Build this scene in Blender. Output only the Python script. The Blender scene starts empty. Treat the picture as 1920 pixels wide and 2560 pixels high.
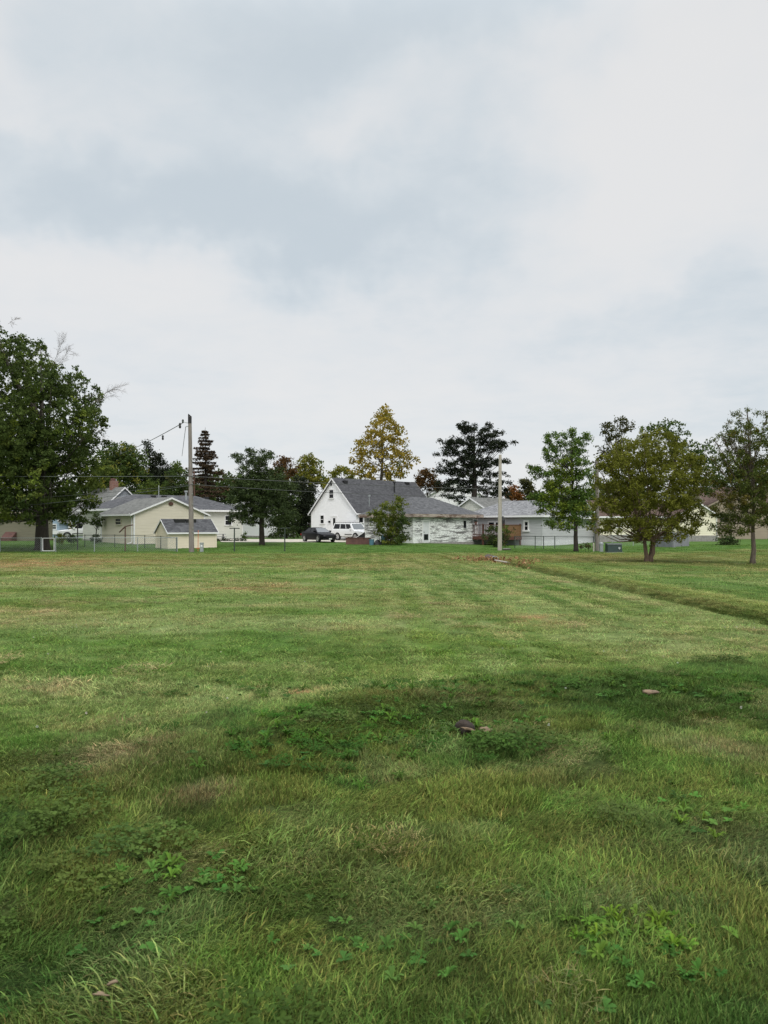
import bpy, math, random
import numpy as np
from mathutils import Vector, Matrix
R = math.radians
SC = bpy.context.scene
COL = SC.collection
rng = np.random.default_rng(7)
random.seed(7)

# ---------------------------------------------------------------- camera, sky, sun, exposure
CAMZ, HOR, F = 1.6, 1310.0, 1920.0        # eye height, horizon row and focal length in the pixels of the 1920 wide photo
cd = bpy.data.cameras.new('camera')
cd.sensor_fit = 'HORIZONTAL'; cd.sensor_width = 36; cd.lens = 36
cd.shift_y = (HOR - 1280) / 1920
cd.clip_end = 3000
cd.dof.use_dof = True; cd.dof.focus_distance = 40; cd.dof.aperture_fstop = 9
cam = bpy.data.objects.new('camera', cd); COL.objects.link(cam)
cam.location = (0, 0, CAMZ); cam.rotation_euler = (R(90), 0, 0)
SC.camera = cam
SC.view_settings.view_transform = 'Standard'; SC.view_settings.look = 'None'
SC.view_settings.exposure = 0.0; SC.view_settings.gamma = 1
SC.cycles.max_bounces = 6; SC.cycles.diffuse_bounces = 3; SC.cycles.transparent_max_bounces = 6
SC.cycles.use_adaptive_sampling = False; SC.cycles.use_denoising = True; SC.cycles.denoiser = 'OPENIMAGEDENOISE'; SC.cycles.denoising_prefilter = 'NONE'

SUN_EL, SUN_AZ = 46, 166      # azimuth clockwise from +Y: behind the camera, to the right
w = bpy.data.worlds.new('World'); SC.world = w; w.use_nodes = True
nt = w.node_tree; nt.nodes.clear()
def N(t, **k):
    n = nt.nodes.new(t)
    for a, b in k.items(): setattr(n, a, b)
    return n
L = nt.links.new
def math_(op, a, b=None, c=None):
    n = N('ShaderNodeMath', operation=op)
    for i, v in enumerate((a, b, c)):
        if v is None: continue
        if isinstance(v, (int, float)): n.inputs[i].default_value = v
        else: L(v, n.inputs[i])
    return n.outputs[0]
def mixc(f, a, b):
    n = N('ShaderNodeMix', data_type='RGBA')
    for i, v in ((0, f), (6, a), (7, b)):
        if isinstance(v, (int, float)): n.inputs[i].default_value = v
        elif isinstance(v, tuple): n.inputs[i].default_value = (*v, 1)
        else: L(v, n.inputs[i])
    return n.outputs[2]
tc = N('ShaderNodeTexCoord')
sky = N('ShaderNodeTexSky', sky_type='NISHITA'); sky.sun_disc = False
sky.sun_elevation = R(SUN_EL); sky.sun_rotation = R(SUN_AZ)
sep = N('ShaderNodeSeparateXYZ'); L(tc.outputs['Generated'], sep.inputs[0])
# the cloud deck: soft noise on the sky dome, stretched towards the horizon
zc = math_('ADD', math_('MAXIMUM', sep.outputs[2], 0.0), 0.16)
cmb = N('ShaderNodeCombineXYZ')
L(math_('DIVIDE', sep.outputs[0], zc), cmb.inputs[0]); L(math_('DIVIDE', sep.outputs[1], zc), cmb.inputs[1])
def noise(scale, detail, rough, vec, off=(0, 0, 0), dist=0.0):
    m = N('ShaderNodeMapping'); m.inputs['Location'].default_value = off; L(vec, m.inputs[0])
    n = N('ShaderNodeTexNoise'); n.inputs['Scale'].default_value = scale; n.inputs['Detail'].default_value = detail
    n.inputs['Roughness'].default_value = rough; n.inputs['Distortion'].default_value = dist
    L(m.outputs[0], n.inputs['Vector']); return n
nA = noise(1.1, 6, .52, cmb.outputs[0], (3.1, 1.7, 0), .25).outputs['Fac']
nB = noise(3.2, 5, .55, cmb.outputs[0], (8.3, 2.2, 0), .3).outputs['Fac']
# wobble of the direction so that the big banks below get ragged edges
nW = noise(3.0, 5, .6, tc.outputs['Generated'], (1.3, 4.1, 2.0))
sub = N('ShaderNodeVectorMath', operation='SUBTRACT'); L(nW.outputs['Color'], sub.inputs[0]); sub.inputs[1].default_value = (.5, .5, .5)
scl = N('ShaderNodeVectorMath', operation='SCALE'); L(sub.outputs[0], scl.inputs[0]); scl.inputs['Scale'].default_value = .34
add = N('ShaderNodeVectorMath', operation='ADD'); L(scl.outputs[0], add.inputs[0]); L(tc.outputs['Generated'], add.inputs[1])
nrm = N('ShaderNodeVectorMath', operation='NORMALIZE'); L(add.outputs[0], nrm.inputs[0])
def bank(px, py, ax, ay, w_):
    """a bank of thicker (w_>0) or thinner (w_<0) cloud round a direction of the sky; ax, ay = half sizes in degrees"""
    d = Vector(((px - 960) / F, 1, (HOR - py) / F)).normalized()
    e1 = Vector((d.y, -d.x, 0)).normalized(); e2 = e1.cross(d)
    def comp(e, s):
        v = N('ShaderNodeVectorMath', operation='DOT_PRODUCT'); L(nrm.outputs[0], v.inputs[0]); v.inputs[1].default_value = e / math.sin(R(s))
        return math_('POWER', math_('ABSOLUTE', v.outputs['Value']), 2.0)
    q = math_('ADD', comp(e1, ax), comp(e2, ay))
    return math_('MULTIPLY', math_('EXPONENT', math_('MULTIPLY', q, -1.0)), w_)
fac = math_('ADD', math_('MULTIPLY', math_('SUBTRACT', nA, .5), 1.1), math_('MULTIPLY', math_('SUBTRACT', nB, .5), .5))
for b in [(60, 400, 11, 4.2, .52), (420, 520, 11, 4.0, .50), (700, 620, 9, 3.0, .46), (1000, 500, 9, 4.0, .40), (600, 100, 9, 6, .55), (1100, 60, 9, 4.0, .45),
          (1400, 80, 5, 3, .25), (120, 130, 3, 4, .25), (1720, 760, 10, 2.2, .38), (1300, 330, 8, 3, .1), (1900, 900, 8, 3, .3), (1250, 560, 7, 2, .25),
          (1650, 260, 8, 7, -.45), (880, 350, 6, 3.0, -.3), (1450, 480, 8, 4, -.3), (60, 680, 12, 3, -.28), (700, 850, 14, 4, -.22), (60, 250, 7, 2, -.2), (1150, 200, 5, 2.5, -.25)]:
    fac = math_('ADD', fac, bank(*b))
nC = noise(7.5, 6, .6, cmb.outputs[0], (5.2, 9.1, 0), .5).outputs['Fac']
fac = math_('ADD', math_('ADD', fac, math_('MULTIPLY', math_('SUBTRACT', nC, .5), .42)), .14)
mr = N('ShaderNodeMapRange', interpolation_type='SMOOTHSTEP'); L(fac, mr.inputs[0])
mr.inputs[1].default_value = -.30; mr.inputs[2].default_value = 1.0
ramp = N('ShaderNodeValToRGB'); L(mr.outputs[0], ramp.inputs[0])
E = ramp.color_ramp.elements
E[0].position = 0; E[0].color = (.83, .83, .83, 1); E[1].position = 1; E[1].color = (.60, .668, .72, 1)
e = E.new(.35); e.color = (.77, .795, .815, 1); e = E.new(.7); e.color = (.68, .735, .775, 1)
nis = N('ShaderNodeVectorMath', operation='SCALE'); L(sky.outputs[0], nis.inputs[0]); nis.inputs['Scale'].default_value = .10
cl = mixc(.08, ramp.outputs[0], nis.outputs[0])
# an overcast sky is brightest overhead, above the frame
zb = N('ShaderNodeMapRange', interpolation_type='SMOOTHSTEP'); L(sep.outputs[2], zb.inputs[0])
zb.inputs[1].default_value = .52; zb.inputs[2].default_value = .95; zb.inputs[3].default_value = 1.0; zb.inputs[4].default_value = 3.0
bg = N('ShaderNodeBackground'); L(cl, bg.inputs[0]); L(zb.outputs[0], bg.inputs[1])
wo = N('ShaderNodeOutputWorld'); L(bg.outputs[0], wo.inputs[0])

sd = bpy.data.lights.new('sun', 'SUN'); sd.energy = 1.5; sd.angle = R(25); sd.color = (1, .96, .9)
so = bpy.data.objects.new('sun', sd); COL.objects.link(so)
sdir = Vector((math.sin(R(SUN_AZ)) * math.cos(R(SUN_EL)), math.cos(R(SUN_AZ)) * math.cos(R(SUN_EL)), math.sin(R(SUN_EL))))
so.rotation_euler = sdir.to_track_quat('Z', 'Y').to_euler()
so.location = sdir * 50

# ---------------------------------------------------------------- helpers
def tag(o, label=None, cat=None, group=None, kind=None):
    if label: o['label'] = label
    if cat: o['category'] = cat
    if group: o['group'] = group
    if kind: o['kind'] = kind
    return o
def empty(name, loc, rz=0, label=None, cat=None, group=None):
    o = bpy.data.objects.new(name, None); COL.objects.link(o); o.location = loc; o.rotation_euler = (0, 0, rz)
    o.empty_display_size = .2
    return tag(o, label, cat, group)
def copy_tree(o, parent=None):
    c = o.copy(); COL.objects.link(c)
    if parent: c.parent = parent
    for ch in list(o.children): copy_tree(ch, c)
    return c
def lin(r, g, b):
    f = lambda c: ((c / 255 + .055) / 1.055) ** 2.4 if c > 10 else c / 255 / 12.92
    return (f(r), f(g), f(b))
class MB:
    def __init__(s): s.v = []; s.f = []
    def poly(s, pts):
        n = len(s.v); s.v += [tuple(p) for p in pts]; s.f.append(tuple(range(n, n + len(pts)))); return s
    def box(s, x0, y0, z0, x1, y1, z1):
        return s.hexa([(x0, y0, z0), (x1, y0, z0), (x1, y1, z0), (x0, y1, z0), (x0, y0, z1), (x1, y0, z1), (x1, y1, z1), (x0, y1, z1)])
    def hexa(s, p):
        n = len(s.v); s.v += [tuple(q) for q in p]
        for f in ((3, 2, 1, 0), (4, 5, 6, 7), (0, 1, 5, 4), (1, 2, 6, 5), (2, 3, 7, 6), (3, 0, 4, 7)): s.f.append(tuple(n + i for i in f))
        return s
    def bar(s, a, b, w, h=None):
        """a rectangular bar from a to b"""
        a, b = Vector(a), Vector(b); t = (b - a).normalized(); h = h or w
        up = Vector((0, 0, 1)) if abs(t.z) < .95 else Vector((1, 0, 0))
        x = t.cross(up).normalized() * w / 2; y = x.cross(t).normalized() * h / 2
        return s.hexa([a - x - y, a + x - y, a + x + y, a - x + y, b - x - y, b + x - y, b + x + y, b - x + y])
    def prism(s, pts, off):
        """a polygon swept along off"""
        n = len(s.v); k = len(pts); o = Vector(off)
        s.v += [tuple(p) for p in pts] + [tuple(Vector(p) + o) for p in pts]
        s.f.append(tuple(range(n + k - 1, n - 1, -1))); s.f.append(tuple(range(n + k, n + 2 * k)))
        for i in range(k): j = (i + 1) % k; s.f.append((n + i, n + j, n + k + j, n + k + i))
        return s
    def tube(s, pts, rad, sides=6, cap=True):
        pts = [Vector(p) for p in pts]; k = len(pts)
        if isinstance(rad, (int, float)): rad = [rad] * k
        n = len(s.v); ref = Vector((.31, .87, .38)).normalized()
        for i, p in enumerate(pts):
            t = (pts[min(i + 1, k - 1)] - pts[max(i - 1, 0)]).normalized()
            x = t.cross(ref)
            if x.length < .05: x = t.cross(Vector((1, 0, 0)))
            x.normalize(); y = t.cross(x)
            for j in range(sides):
                a = 2 * math.pi * j / sides
                s.v.append(tuple(p + (x * math.cos(a) + y * math.sin(a)) * rad[i]))
        for i in range(k - 1):
            for j in range(sides):
                j2 = (j + 1) % sides
                s.f.append((n + i * sides + j, n + i * sides + j2, n + (i + 1) * sides + j2, n + (i + 1) * sides + j))
        if cap:
            s.f.append(tuple(n + j for j in reversed(range(sides)))); s.f.append(tuple(n + (k - 1) * sides + j for j in range(sides)))
        return s
    def lathe(s, prof, c=(0, 0, 0), axis='z', seg=20):
        """prof = [(r, h)] turned round an axis through c"""
        n = len(s.v); k = len(prof)
        for j in range(seg):
            a = 2 * math.pi * j / seg
            for r, h in prof:
                p = (r * math.cos(a), r * math.sin(a), h) if axis == 'z' else (r * math.cos(a), h, r * math.sin(a))
                s.v.append((p[0] + c[0], p[1] + c[1], p[2] + c[2]))
        for j in range(seg):
            j2 = (j + 1) % seg
            for i in range(k - 1): s.f.append((n + j * k + i, n + j2 * k + i, n + j2 * k + i + 1, n + j * k + i + 1))
        return s
    def build(s, name, mat, parent=None, smooth=False):
        me = bpy.data.meshes.new(name); me.from_pydata(s.v, [], s.f); me.update()
        me.materials.append(mat)
        if smooth: me.polygons.foreach_set('use_smooth', [True] * len(me.polygons))
        o = bpy.data.objects.new(name, me); COL.objects.link(o)
        if parent: o.parent = parent
        return o
def mesh_np(name, V, Fc, mat, parent=None, colors=None, smooth=False, link=True):
    """numpy verts (n,3), faces (m,k) -> one mesh object, optional per-vertex colours in the attribute 'tint'"""
    me = bpy.data.meshes.new(name); n, (m, k) = len(V), Fc.shape
    me.vertices.add(n); me.vertices.foreach_set('co', np.ascontiguousarray(V, dtype=np.float32).ravel())
    me.loops.add(m * k); me.loops.foreach_set('vertex_index', np.ascontiguousarray(Fc, dtype=np.int32).ravel())
    me.polygons.add(m); me.polygons.foreach_set('loop_start', np.arange(0, m * k, k, dtype=np.int32))
    me.update(calc_edges=True)
    if colors is not None:
        a = me.attributes.new('tint', 'FLOAT_COLOR', 'POINT')
        c = np.ones((n, 4), np.float32); c[:, :3] = colors; a.data.foreach_set('color', c.ravel())
    if smooth: me.polygons.foreach_set('use_smooth', np.ones(m, bool))
    me.materials.append(mat)
    o = bpy.data.objects.new(name, me)
    if link: COL.objects.link(o)
    if parent: o.parent = parent
    return o

# ---------------------------------------------------------------- materials
def new_mat(name):
    m = bpy.data.materials.new(name); m.use_nodes = True
    return m, m.node_tree, m.node_tree.nodes['Principled BSDF']
def pm(name, c1, c2=None, scale=6, rough=.75, stretch=(1, 1, 1), bump=0.0, metal=0, spec=.4, lo=.35, hi=.65, detail=6, scale2=None):
    """a principled material mottled between two colours"""
    m, t, p = new_mat(name)
    p.inputs['Roughness'].default_value = rough; p.inputs['Metallic'].default_value = metal
    p.inputs['Specular IOR Level'].default_value = spec
    c2 = c2 or tuple(min(1, x * .82) for x in c1)
    co = t.nodes.new('ShaderNodeTexCoord'); mp = t.nodes.new('ShaderNodeMapping'); mp.inputs['Scale'].default_value = stretch
    t.links.new(co.outputs['Object'], mp.inputs[0])
    nz = t.nodes.new('ShaderNodeTexNoise'); nz.inputs['Scale'].default_value = scale; nz.inputs['Detail'].default_value = detail
    nz.inputs['Roughness'].default_value = .62
    t.links.new(mp.outputs[0], nz.inputs['Vector'])
    rp = t.nodes.new('ShaderNodeValToRGB'); rp.color_ramp.elements[0].position = lo; rp.color_ramp.elements[1].position = hi
    rp.color_ramp.elements[0].color = (*c1, 1); rp.color_ramp.elements[1].color = (*c2, 1)
    t.links.new(nz.outputs['Fac'], rp.inputs[0]); t.links.new(rp.outputs[0], p.inputs['Base Color'])
    if bump:
        b = t.nodes.new('ShaderNodeBump'); b.inputs['Strength'].default_value = bump; b.inputs['Distance'].default_value = .03
        t.links.new(nz.outputs['Fac'], b.inputs['Height']); t.links.new(b.outputs[0], p.inputs['Normal'])
    return m
def peeling(name, paint, wood):
    """old paint flaking off in flat horizontal patches"""
    m, t, p = new_mat(name); p.inputs['Roughness'].default_value = .8
    co = t.nodes.new('ShaderNodeTexCoord'); rps = []
    for st, sc, lo, hi in (((.5, .5, 4.2), 1.5, .49, .54), ((1.2, 1.2, 6.0), 3.0, .52, .57), ((.35, .35, .35), 1.2, .34, .55)):
        mp = t.nodes.new('ShaderNodeMapping'); mp.inputs['Scale'].default_value = st; mp.inputs['Location'].default_value = (3.3 * sc, 1.1, .7)
        t.links.new(co.outputs['Object'], mp.inputs[0])
        nz = t.nodes.new('ShaderNodeTexNoise'); nz.inputs['Scale'].default_value = sc; nz.inputs['Detail'].default_value = 8; nz.inputs['Roughness'].default_value = .68
        nz.inputs['Distortion'].default_value = .4
        t.links.new(mp.outputs[0], nz.inputs['Vector'])
        r = t.nodes.new('ShaderNodeMapRange'); r.inputs[1].default_value = lo; r.inputs[2].default_value = hi
        t.links.new(nz.outputs['Fac'], r.inputs[0]); rps.append(r.outputs[0])
    mx = t.nodes.new('ShaderNodeMath'); mx.operation = 'MAXIMUM'; t.links.new(rps[0], mx.inputs[0]); t.links.new(rps[1], mx.inputs[1])
    ml = t.nodes.new('ShaderNodeMath'); ml.operation = 'MULTIPLY'; t.links.new(mx.outputs[0], ml.inputs[0]); t.links.new(rps[2], ml.inputs[1])
    mc = t.nodes.new('ShaderNodeMix'); mc.data_type = 'RGBA'; t.links.new(ml.outputs[0], mc.inputs[0])
    mc.inputs[6].default_value = (*paint, 1); mc.inputs[7].default_value = (*wood, 1)
    t.links.new(mc.outputs[2], p.inputs['Base Color'])
    return m
def leaf_mat(name, transl=.4, rough=.65):
    m, t, p = new_mat(name)
    at = t.nodes.new('ShaderNodeAttribute'); at.attribute_name = 'tint'
    t.links.new(at.outputs['Color'], p.inputs['Base Color']); p.inputs['Roughness'].default_value = rough
    p.inputs['Specular IOR Level'].default_value = .08
    tr = t.nodes.new('ShaderNodeBsdfTranslucent'); t.links.new(at.outputs['Color'], tr.inputs['Color'])
    mx = t.nodes.new('ShaderNodeMixShader'); mx.inputs[0].default_value = transl
    t.links.new(p.outputs[0], mx.inputs[1]); t.links.new(tr.outputs[0], mx.inputs[2])
    t.links.new(mx.outputs[0], t.nodes['Material Output'].inputs[0])
    return m
def shingle(name, c1, c2, scale=3.0):
    """asphalt shingles: mottled granules, tab to tab tone and courses in relief"""
    m, t, p = new_mat(name); p.inputs['Roughness'].default_value = .95; p.inputs['Specular IOR Level'].default_value = .08
    co = t.nodes.new('ShaderNodeTexCoord')
    nz = t.nodes.new('ShaderNodeTexNoise'); nz.inputs['Scale'].default_value = scale; nz.inputs['Detail'].default_value = 9; nz.inputs['Roughness'].default_value = .75
    t.links.new(co.outputs['Object'], nz.inputs['Vector'])
    vo = t.nodes.new('ShaderNodeTexVoronoi'); vo.inputs['Scale'].default_value = 3.4
    mp = t.nodes.new('ShaderNodeMapping'); mp.inputs['Scale'].default_value = (1, 1, 2.2); t.links.new(co.outputs['Object'], mp.inputs[0]); t.links.new(mp.outputs[0], vo.inputs['Vector'])
    sp = t.nodes.new('ShaderNodeSeparateColor'); t.links.new(vo.outputs['Color'], sp.inputs[0])
    mx = t.nodes.new('ShaderNodeMath'); mx.operation = 'MULTIPLY_ADD'; t.links.new(sp.outputs[0], mx.inputs[0]); mx.inputs[1].default_value = .34; t.links.new(nz.outputs['Fac'], mx.inputs[2])
    rp = t.nodes.new('ShaderNodeValToRGB'); rp.color_ramp.elements[0].position = .35; rp.color_ramp.elements[1].position = .95
    rp.color_ramp.elements[0].color = (*c1, 1); rp.color_ramp.elements[1].color = (*c2, 1)
    t.links.new(mx.outputs[0], rp.inputs[0]); t.links.new(rp.outputs[0], p.inputs['Base Color'])
    wv = t.nodes.new('ShaderNodeTexWave'); wv.bands_direction = 'Z'; wv.wave_profile = 'SAW'; wv.inputs['Scale'].default_value = 2.2; wv.inputs['Distortion'].default_value = .6
    t.links.new(co.outputs['Object'], wv.inputs['Vector'])
    b = t.nodes.new('ShaderNodeBump'); b.inputs['Strength'].default_value = .6; b.inputs['Distance'].default_value = .03
    t.links.new(wv.outputs['Fac'], b.inputs['Height']); t.links.new(b.outputs[0], p.inputs['Normal'])
    return m
def brick(name, c1, c2, mortar, scale=6):
    m, t, p = new_mat(name); p.inputs['Roughness'].default_value = .85
    co = t.nodes.new('ShaderNodeTexCoord'); mp = t.nodes.new('ShaderNodeMapping'); mp.inputs['Rotation'].default_value = (R(90), 0, 0)
    t.links.new(co.outputs['Object'], mp.inputs[0])
    b = t.nodes.new('ShaderNodeTexBrick'); b.inputs['Scale'].default_value = scale
    b.inputs['Color1'].default_value = (*c1, 1); b.inputs['Color2'].default_value = (*c2, 1); b.inputs['Mortar'].default_value = (*mortar, 1)
    t.links.new(mp.outputs[0], b.inputs['Vector']); t.links.new(b.outputs['Color'], p.inputs['Base Color'])
    return m
def plain(name, c, rough=.5, metal=0, spec=.5, coat=0):
    m, t, p = new_mat(name); p.inputs['Base Color'].default_value = (*c, 1); p.inputs['Roughness'].default_value = rough
    p.inputs['Metallic'].default_value = metal; p.inputs['Specular IOR Level'].default_value = spec; p.inputs['Coat Weight'].default_value = coat
    return m
M = dict(
    white=pm('white_siding_paint', (.88, .885, .90), (.85, .855, .87), 3, .6, (.3, .3, 3)),
    trim=pm('white_trim_paint', (.84, .84, .85), (.78, .78, .78), 4, .55),
    cream=pm('cream_vinyl_siding', (.71, .655, .535), (.65, .60, .49), 2.5, .6, (.3, .3, 3)),
    shedcream=pm('shed_cream_siding', (.80, .715, .56), (.73, .65, .51), 2.5, .6, (.3, .3, 3)),
    ivory=pm('ivory_siding', (.66, .66, .60), (.58, .58, .53), 2.5, .6, (.3, .3, 3)),
    yellow=pm('pale_yellow_siding', (.84, .80, .63), (.76, .72, .55), 2.5, .6, (.3, .3, 3)),
    tan=pm('tan_siding', (.36, .30, .23), (.30, .25, .19), 2.5, .7, (.3, .3, 3)),
    beige=pm('shaded_beige_siding', (.24, .22, .16), (.19, .18, .13), 2.5, .7, (.3, .3, 3)),  # albedo lowered so the maple's deep shade sits in the siding colour
    grey=pm('grey_siding', (.52, .53, .54), (.44, .45, .46), 2.5, .65, (.3, .3, 3)),
    bluegrey=pm('blue_grey_siding', (.34, .36, .40), (.28, .30, .34), 2.5, .65, (.3, .3, 3)),
    peel=peeling('peeling_white_paint', (.84, .86, .84), (.14, .14, .135)),
    peeltrim=peeling('weathered_fascia_paint', (.42, .36, .31), (.13, .08, .06)),
    roofdark=shingle('dark_grey_shingles', (.044, .045, .049), (.105, .106, .112)),
    rooflight=shingle('pale_grey_shingles', (.10, .103, .11), (.30, .303, .31), 5),
    roofmid=shingle('mid_grey_shingles', (.058, .06, .064), (.14, .142, .148)),
    roofblue=shingle('blue_grey_shingles', (.05, .052, .057), (.13, .132, .14)),
    roofgrey=shingle('weathered_grey_shingles', (.10, .105, .10), (.21, .21, .2)),
    roofbrown=shingle('brown_shingles', (.07, .05, .042), (.14, .10, .085)),
    found=pm('concrete_footing', (.33, .32, .30), (.22, .21, .20), 4, .9),
    foundw=pm('painted_foundation', (.66, .68, .69), (.56, .58, .59), 4, .8),
    glass=plain('dark_window_glass', (.010, .011, .013), .12, 0, .25),
    black=plain('black_plastic', (.012, .012, .013), .5),
    blackmetal=pm('black_painted_steel', (.02, .02, .02), (.035, .03, .028), 8, .5),
    brownsteel=pm('rusty_brown_steel', (.12, .06, .045), (.08, .04, .03), 8, .7),
    greensteel=pm('green_grey_steel', (.05, .065, .055), (.035, .045, .04), 8, .6),
    galv=pm('galvanised_steel', (.40, .43, .43), (.30, .33, .33), 10, .5, metal=.3),
    wire=plain('cable_sheath', (.08, .095, .088), .6),
    wiredark=plain('dark_cable_sheath', (.05, .055, .055), .6),
    pole=pm('weathered_pole_wood', (.27, .245, .225), (.16, .14, .125), 3, .9, (6, 6, .5), bump=.3),
    polepale=pm('bleached_pole_wood', (.50, .46, .40), (.36, .33, .28), 3, .9, (6, 6, .5), bump=.3),
    bark=pm('dark_bark', (.065, .055, .045), (.032, .026, .022), 4, .95, (4, 4, .7), bump=.8),
    barkpale=pm('grey_brown_bark', (.16, .13, .10), (.085, .068, .054), 5, .95, (4, 4, .7), bump=.8),
    barkred=pm('reddish_bark', (.22, .15, .11), (.10, .07, .052), 5, .9, (4, 4, .7), bump=.8),
    twig=plain('bare_twigs', (.13, .11, .095), .9),
    deck=pm('red_brown_deck_stain', (.13, .055, .038), (.08, .035, .026), 4, .8, (1, 1, 4)),
    decklight=pm('golden_brown_boards', (.24, .135, .06), (.17, .09, .04), 4, .8, (1, 1, 4)),
    greywood=pm('silvered_boards', (.27, .28, .30), (.17, .175, .19), 4, .9, (5, 5, .6), bump=.3),
    brickred=brick('chimney_brick', (.24, .10, .07), (.17, .07, .05), (.3, .28, .26), 9),
    conc=pm('pale_concrete', (.50, .46, .38), (.38, .36, .31), 1.5, .9),
    rust=pm('rusty_brown_panel', (.16, .08, .068), (.10, .052, .045), 3, .8),
    blueplastic=pm('faded_blue_plastic', (.10, .22, .29), (.075, .16, .22), 4, .5),
    greenbox=pm('dark_green_enamel', (.015, .035, .03), (.022, .045, .038), 4, .4),
    orange=plain('orange_fibreglass', (.55, .16, .05), .5),
    leaf=leaf_mat('leaves', .35), needle=leaf_mat('needles', .12, .6), litter=leaf_mat('dry_leaves', .2, .8),
    carblack=plain('black_car_paint', (.004, .0045, .007), .3, 0, .15, .05), carwhite=plain('white_car_paint', (.80, .81, .82), .25, 0, .5, .5),
    rubber=plain('tyre_rubber', (.02, .02, .02), .8), rim=plain('alloy_rim', (.55, .55, .56), .35, .7), lens=plain('clear_lamp_lens', (.75, .77, .78), .1, 0, .6),
    red=plain('red_lamp_lens', (.35, .02, .02), .2), plate=plain('licence_plate_white', (.8, .8, .8), .5), windshield=plain('windscreen_glass', (.10, .115, .125), .06, 0, .8),
    soil=pm('dark_soil', (.045, .034, .026), (.025, .02, .016), 14, .95, bump=.6), chip=pm('pale_broken_wood', (.25, .185, .115), (.14, .10, .065), 18, .9, bump=.4),
    stone=pm('tan_stone', (.24, .175, .11), (.14, .10, .07), 18, .9, bump=.4), iron=pm('rusty_corrugated_iron', (.10, .08, .07), (.05, .042, .04), 8, .8),
    tandoor=pm('tan_door_paint', (.42, .24, .14), (.36, .2, .12), 3, .7), paleblue=pm('pale_blue_paint', (.36, .46, .58), (.3, .4, .52), 3, .6),
)

# ---------------------------------------------------------------- terrain and turf
def smooth(a, b, x): t = np.clip((x - a) / (b - a), 0, 1); return t * t * (3 - 2 * t)
def vnoise(x, y, seed=0):
    xi = np.floor(x).astype(np.int64); yi = np.floor(y).astype(np.int64); fx = x - xi; fy = y - yi
    fx = fx * fx * (3 - 2 * fx); fy = fy * fy * (3 - 2 * fy)
    def h(i, j):
        n = (i * 374761393 + j * 668265263 + seed * 1442695041) & 0x7fffffff
        n = ((n ^ (n >> 13)) * 1274126177) & 0x7fffffff
        n = ((n ^ (n >> 15)) * 2246822519) & 0x7fffffff
        return ((n ^ (n >> 16)) & 0xffff) / 65535.0
    return (h(xi, yi) * (1 - fx) + h(xi + 1, yi) * fx) * (1 - fy) + (h(xi, yi + 1) * (1 - fx) + h(xi + 1, yi + 1) * fx) * fy
def fbm(x, y, seed=0, o=4, g=.5):
    s = 0; a = 1; t = 0
    for k in range(o): s = s + a * vnoise(x * 2 ** k + 17.3 * k, y * 2 ** k - 9.1 * k, seed + k); t += a; a *= g
    return s / t
HY = np.array([-50, 0, 6.5, 9.5, 20, 45, 62, 70, 78, 90, 130, 900.]); HZ = np.array([.0, 0, 0, -.10, -.22, -.48, -.60, -.48, -.26, -.2, -.2, -.2])
def ditch_x(y): return 6.35 + (42 - y) * .03
def gz(x, y, fine=True):
    x = np.asarray(x, float); y = np.asarray(y, float)
    z = np.interp(y, HY, HZ)
    z = z - .42 * smooth(2, 12, x) * smooth(60, 78, y) * (1 - smooth(95, 130, y))
    z = z + .35 * smooth(18, 30, x) * smooth(45, 60, y)
    d = (x - ditch_x(y)); on = smooth(4, 9, y) * (1 - smooth(41.5, 44, y))
    prof = np.where(d < 0, np.exp(-(d / .45) ** 2), np.exp(-(d / .34) ** 4))
    z = z - on * .28 * prof + on * .07 * np.exp(-((d - 1.1) / .6) ** 2)
    if fine:
        z = z + .05 * (fbm(x * .35, y * .35, 5, 3) - .5) * smooth(2, 6, y) + .07 * (fbm(x * 1.5, y * 1.5, 9, 2) - .5) * (1 - smooth(9, 14, y))
        z = z + .07 * np.exp(-((edge_line(x) - .7 - y) / .9) ** 2) * smooth(-3.5, .5, x) - .07 * np.exp(-((y - edge_line(x) - 1.6) / 1.3) ** 2) * smooth(-4, 0, x)
    return z
def gz1(x, y): return float(gz(np.array([x]), np.array([y]))[0])
def lerp(a, b, t): t = t[..., None]; return a * (1 - t) + b * t
PAL = {k: np.array(v) for k, v in dict(green=(.115, .215, .032), lush=(.085, .185, .030), dark=(.072, .142, .028), light=(.265, .335, .115),
       olive=(.175, .19, .038), tan=(.37, .315, .145), rust=(.38, .235, .11), lime=(.16, .25, .024)).items()}
def edge_line(x): return np.interp(x, [-8, -2.6, -1.85, -1.1, -.2, 1.5, 4.6, 9], [4.2, 4.8, 5.2, 6.1, 7.3, 8.2, 9.3, 10.5])
def edge_fore(x, y):
    """how far a point lies on the camera's side of the edge of the mown field (metres, negative = mown)"""
    return edge_line(x) - y + 1.5 * (fbm(x * .9, y * .9, 77, 3) - .5) + .9 * (fbm(x * 3.1, y * 3.1, 78, 2) - .5)
def blob(x, y, cx, cy, rx, ry): return np.exp(-((x - cx) / rx) ** 2 - ((y - cy) / ry) ** 2)
def gpt(px, py, dz=0.0):
    """ground point seen at a pixel of the photo"""
    y = 10.0
    for _ in range(60):
        x = (px - 960) / F * y; y = .5 * y + .5 * (CAMZ - (gz(np.array([x]), np.array([y]), False)[0] + dz)) * F / (py - HOR)
    return (px - 960) / F * y, y
def left_part(x, y): return 1 - smooth(-5, 3, x + .12 * y - 3 + 4 * (fbm(x * .28 + 3, y * .28, 11, 4) - .5))
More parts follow.
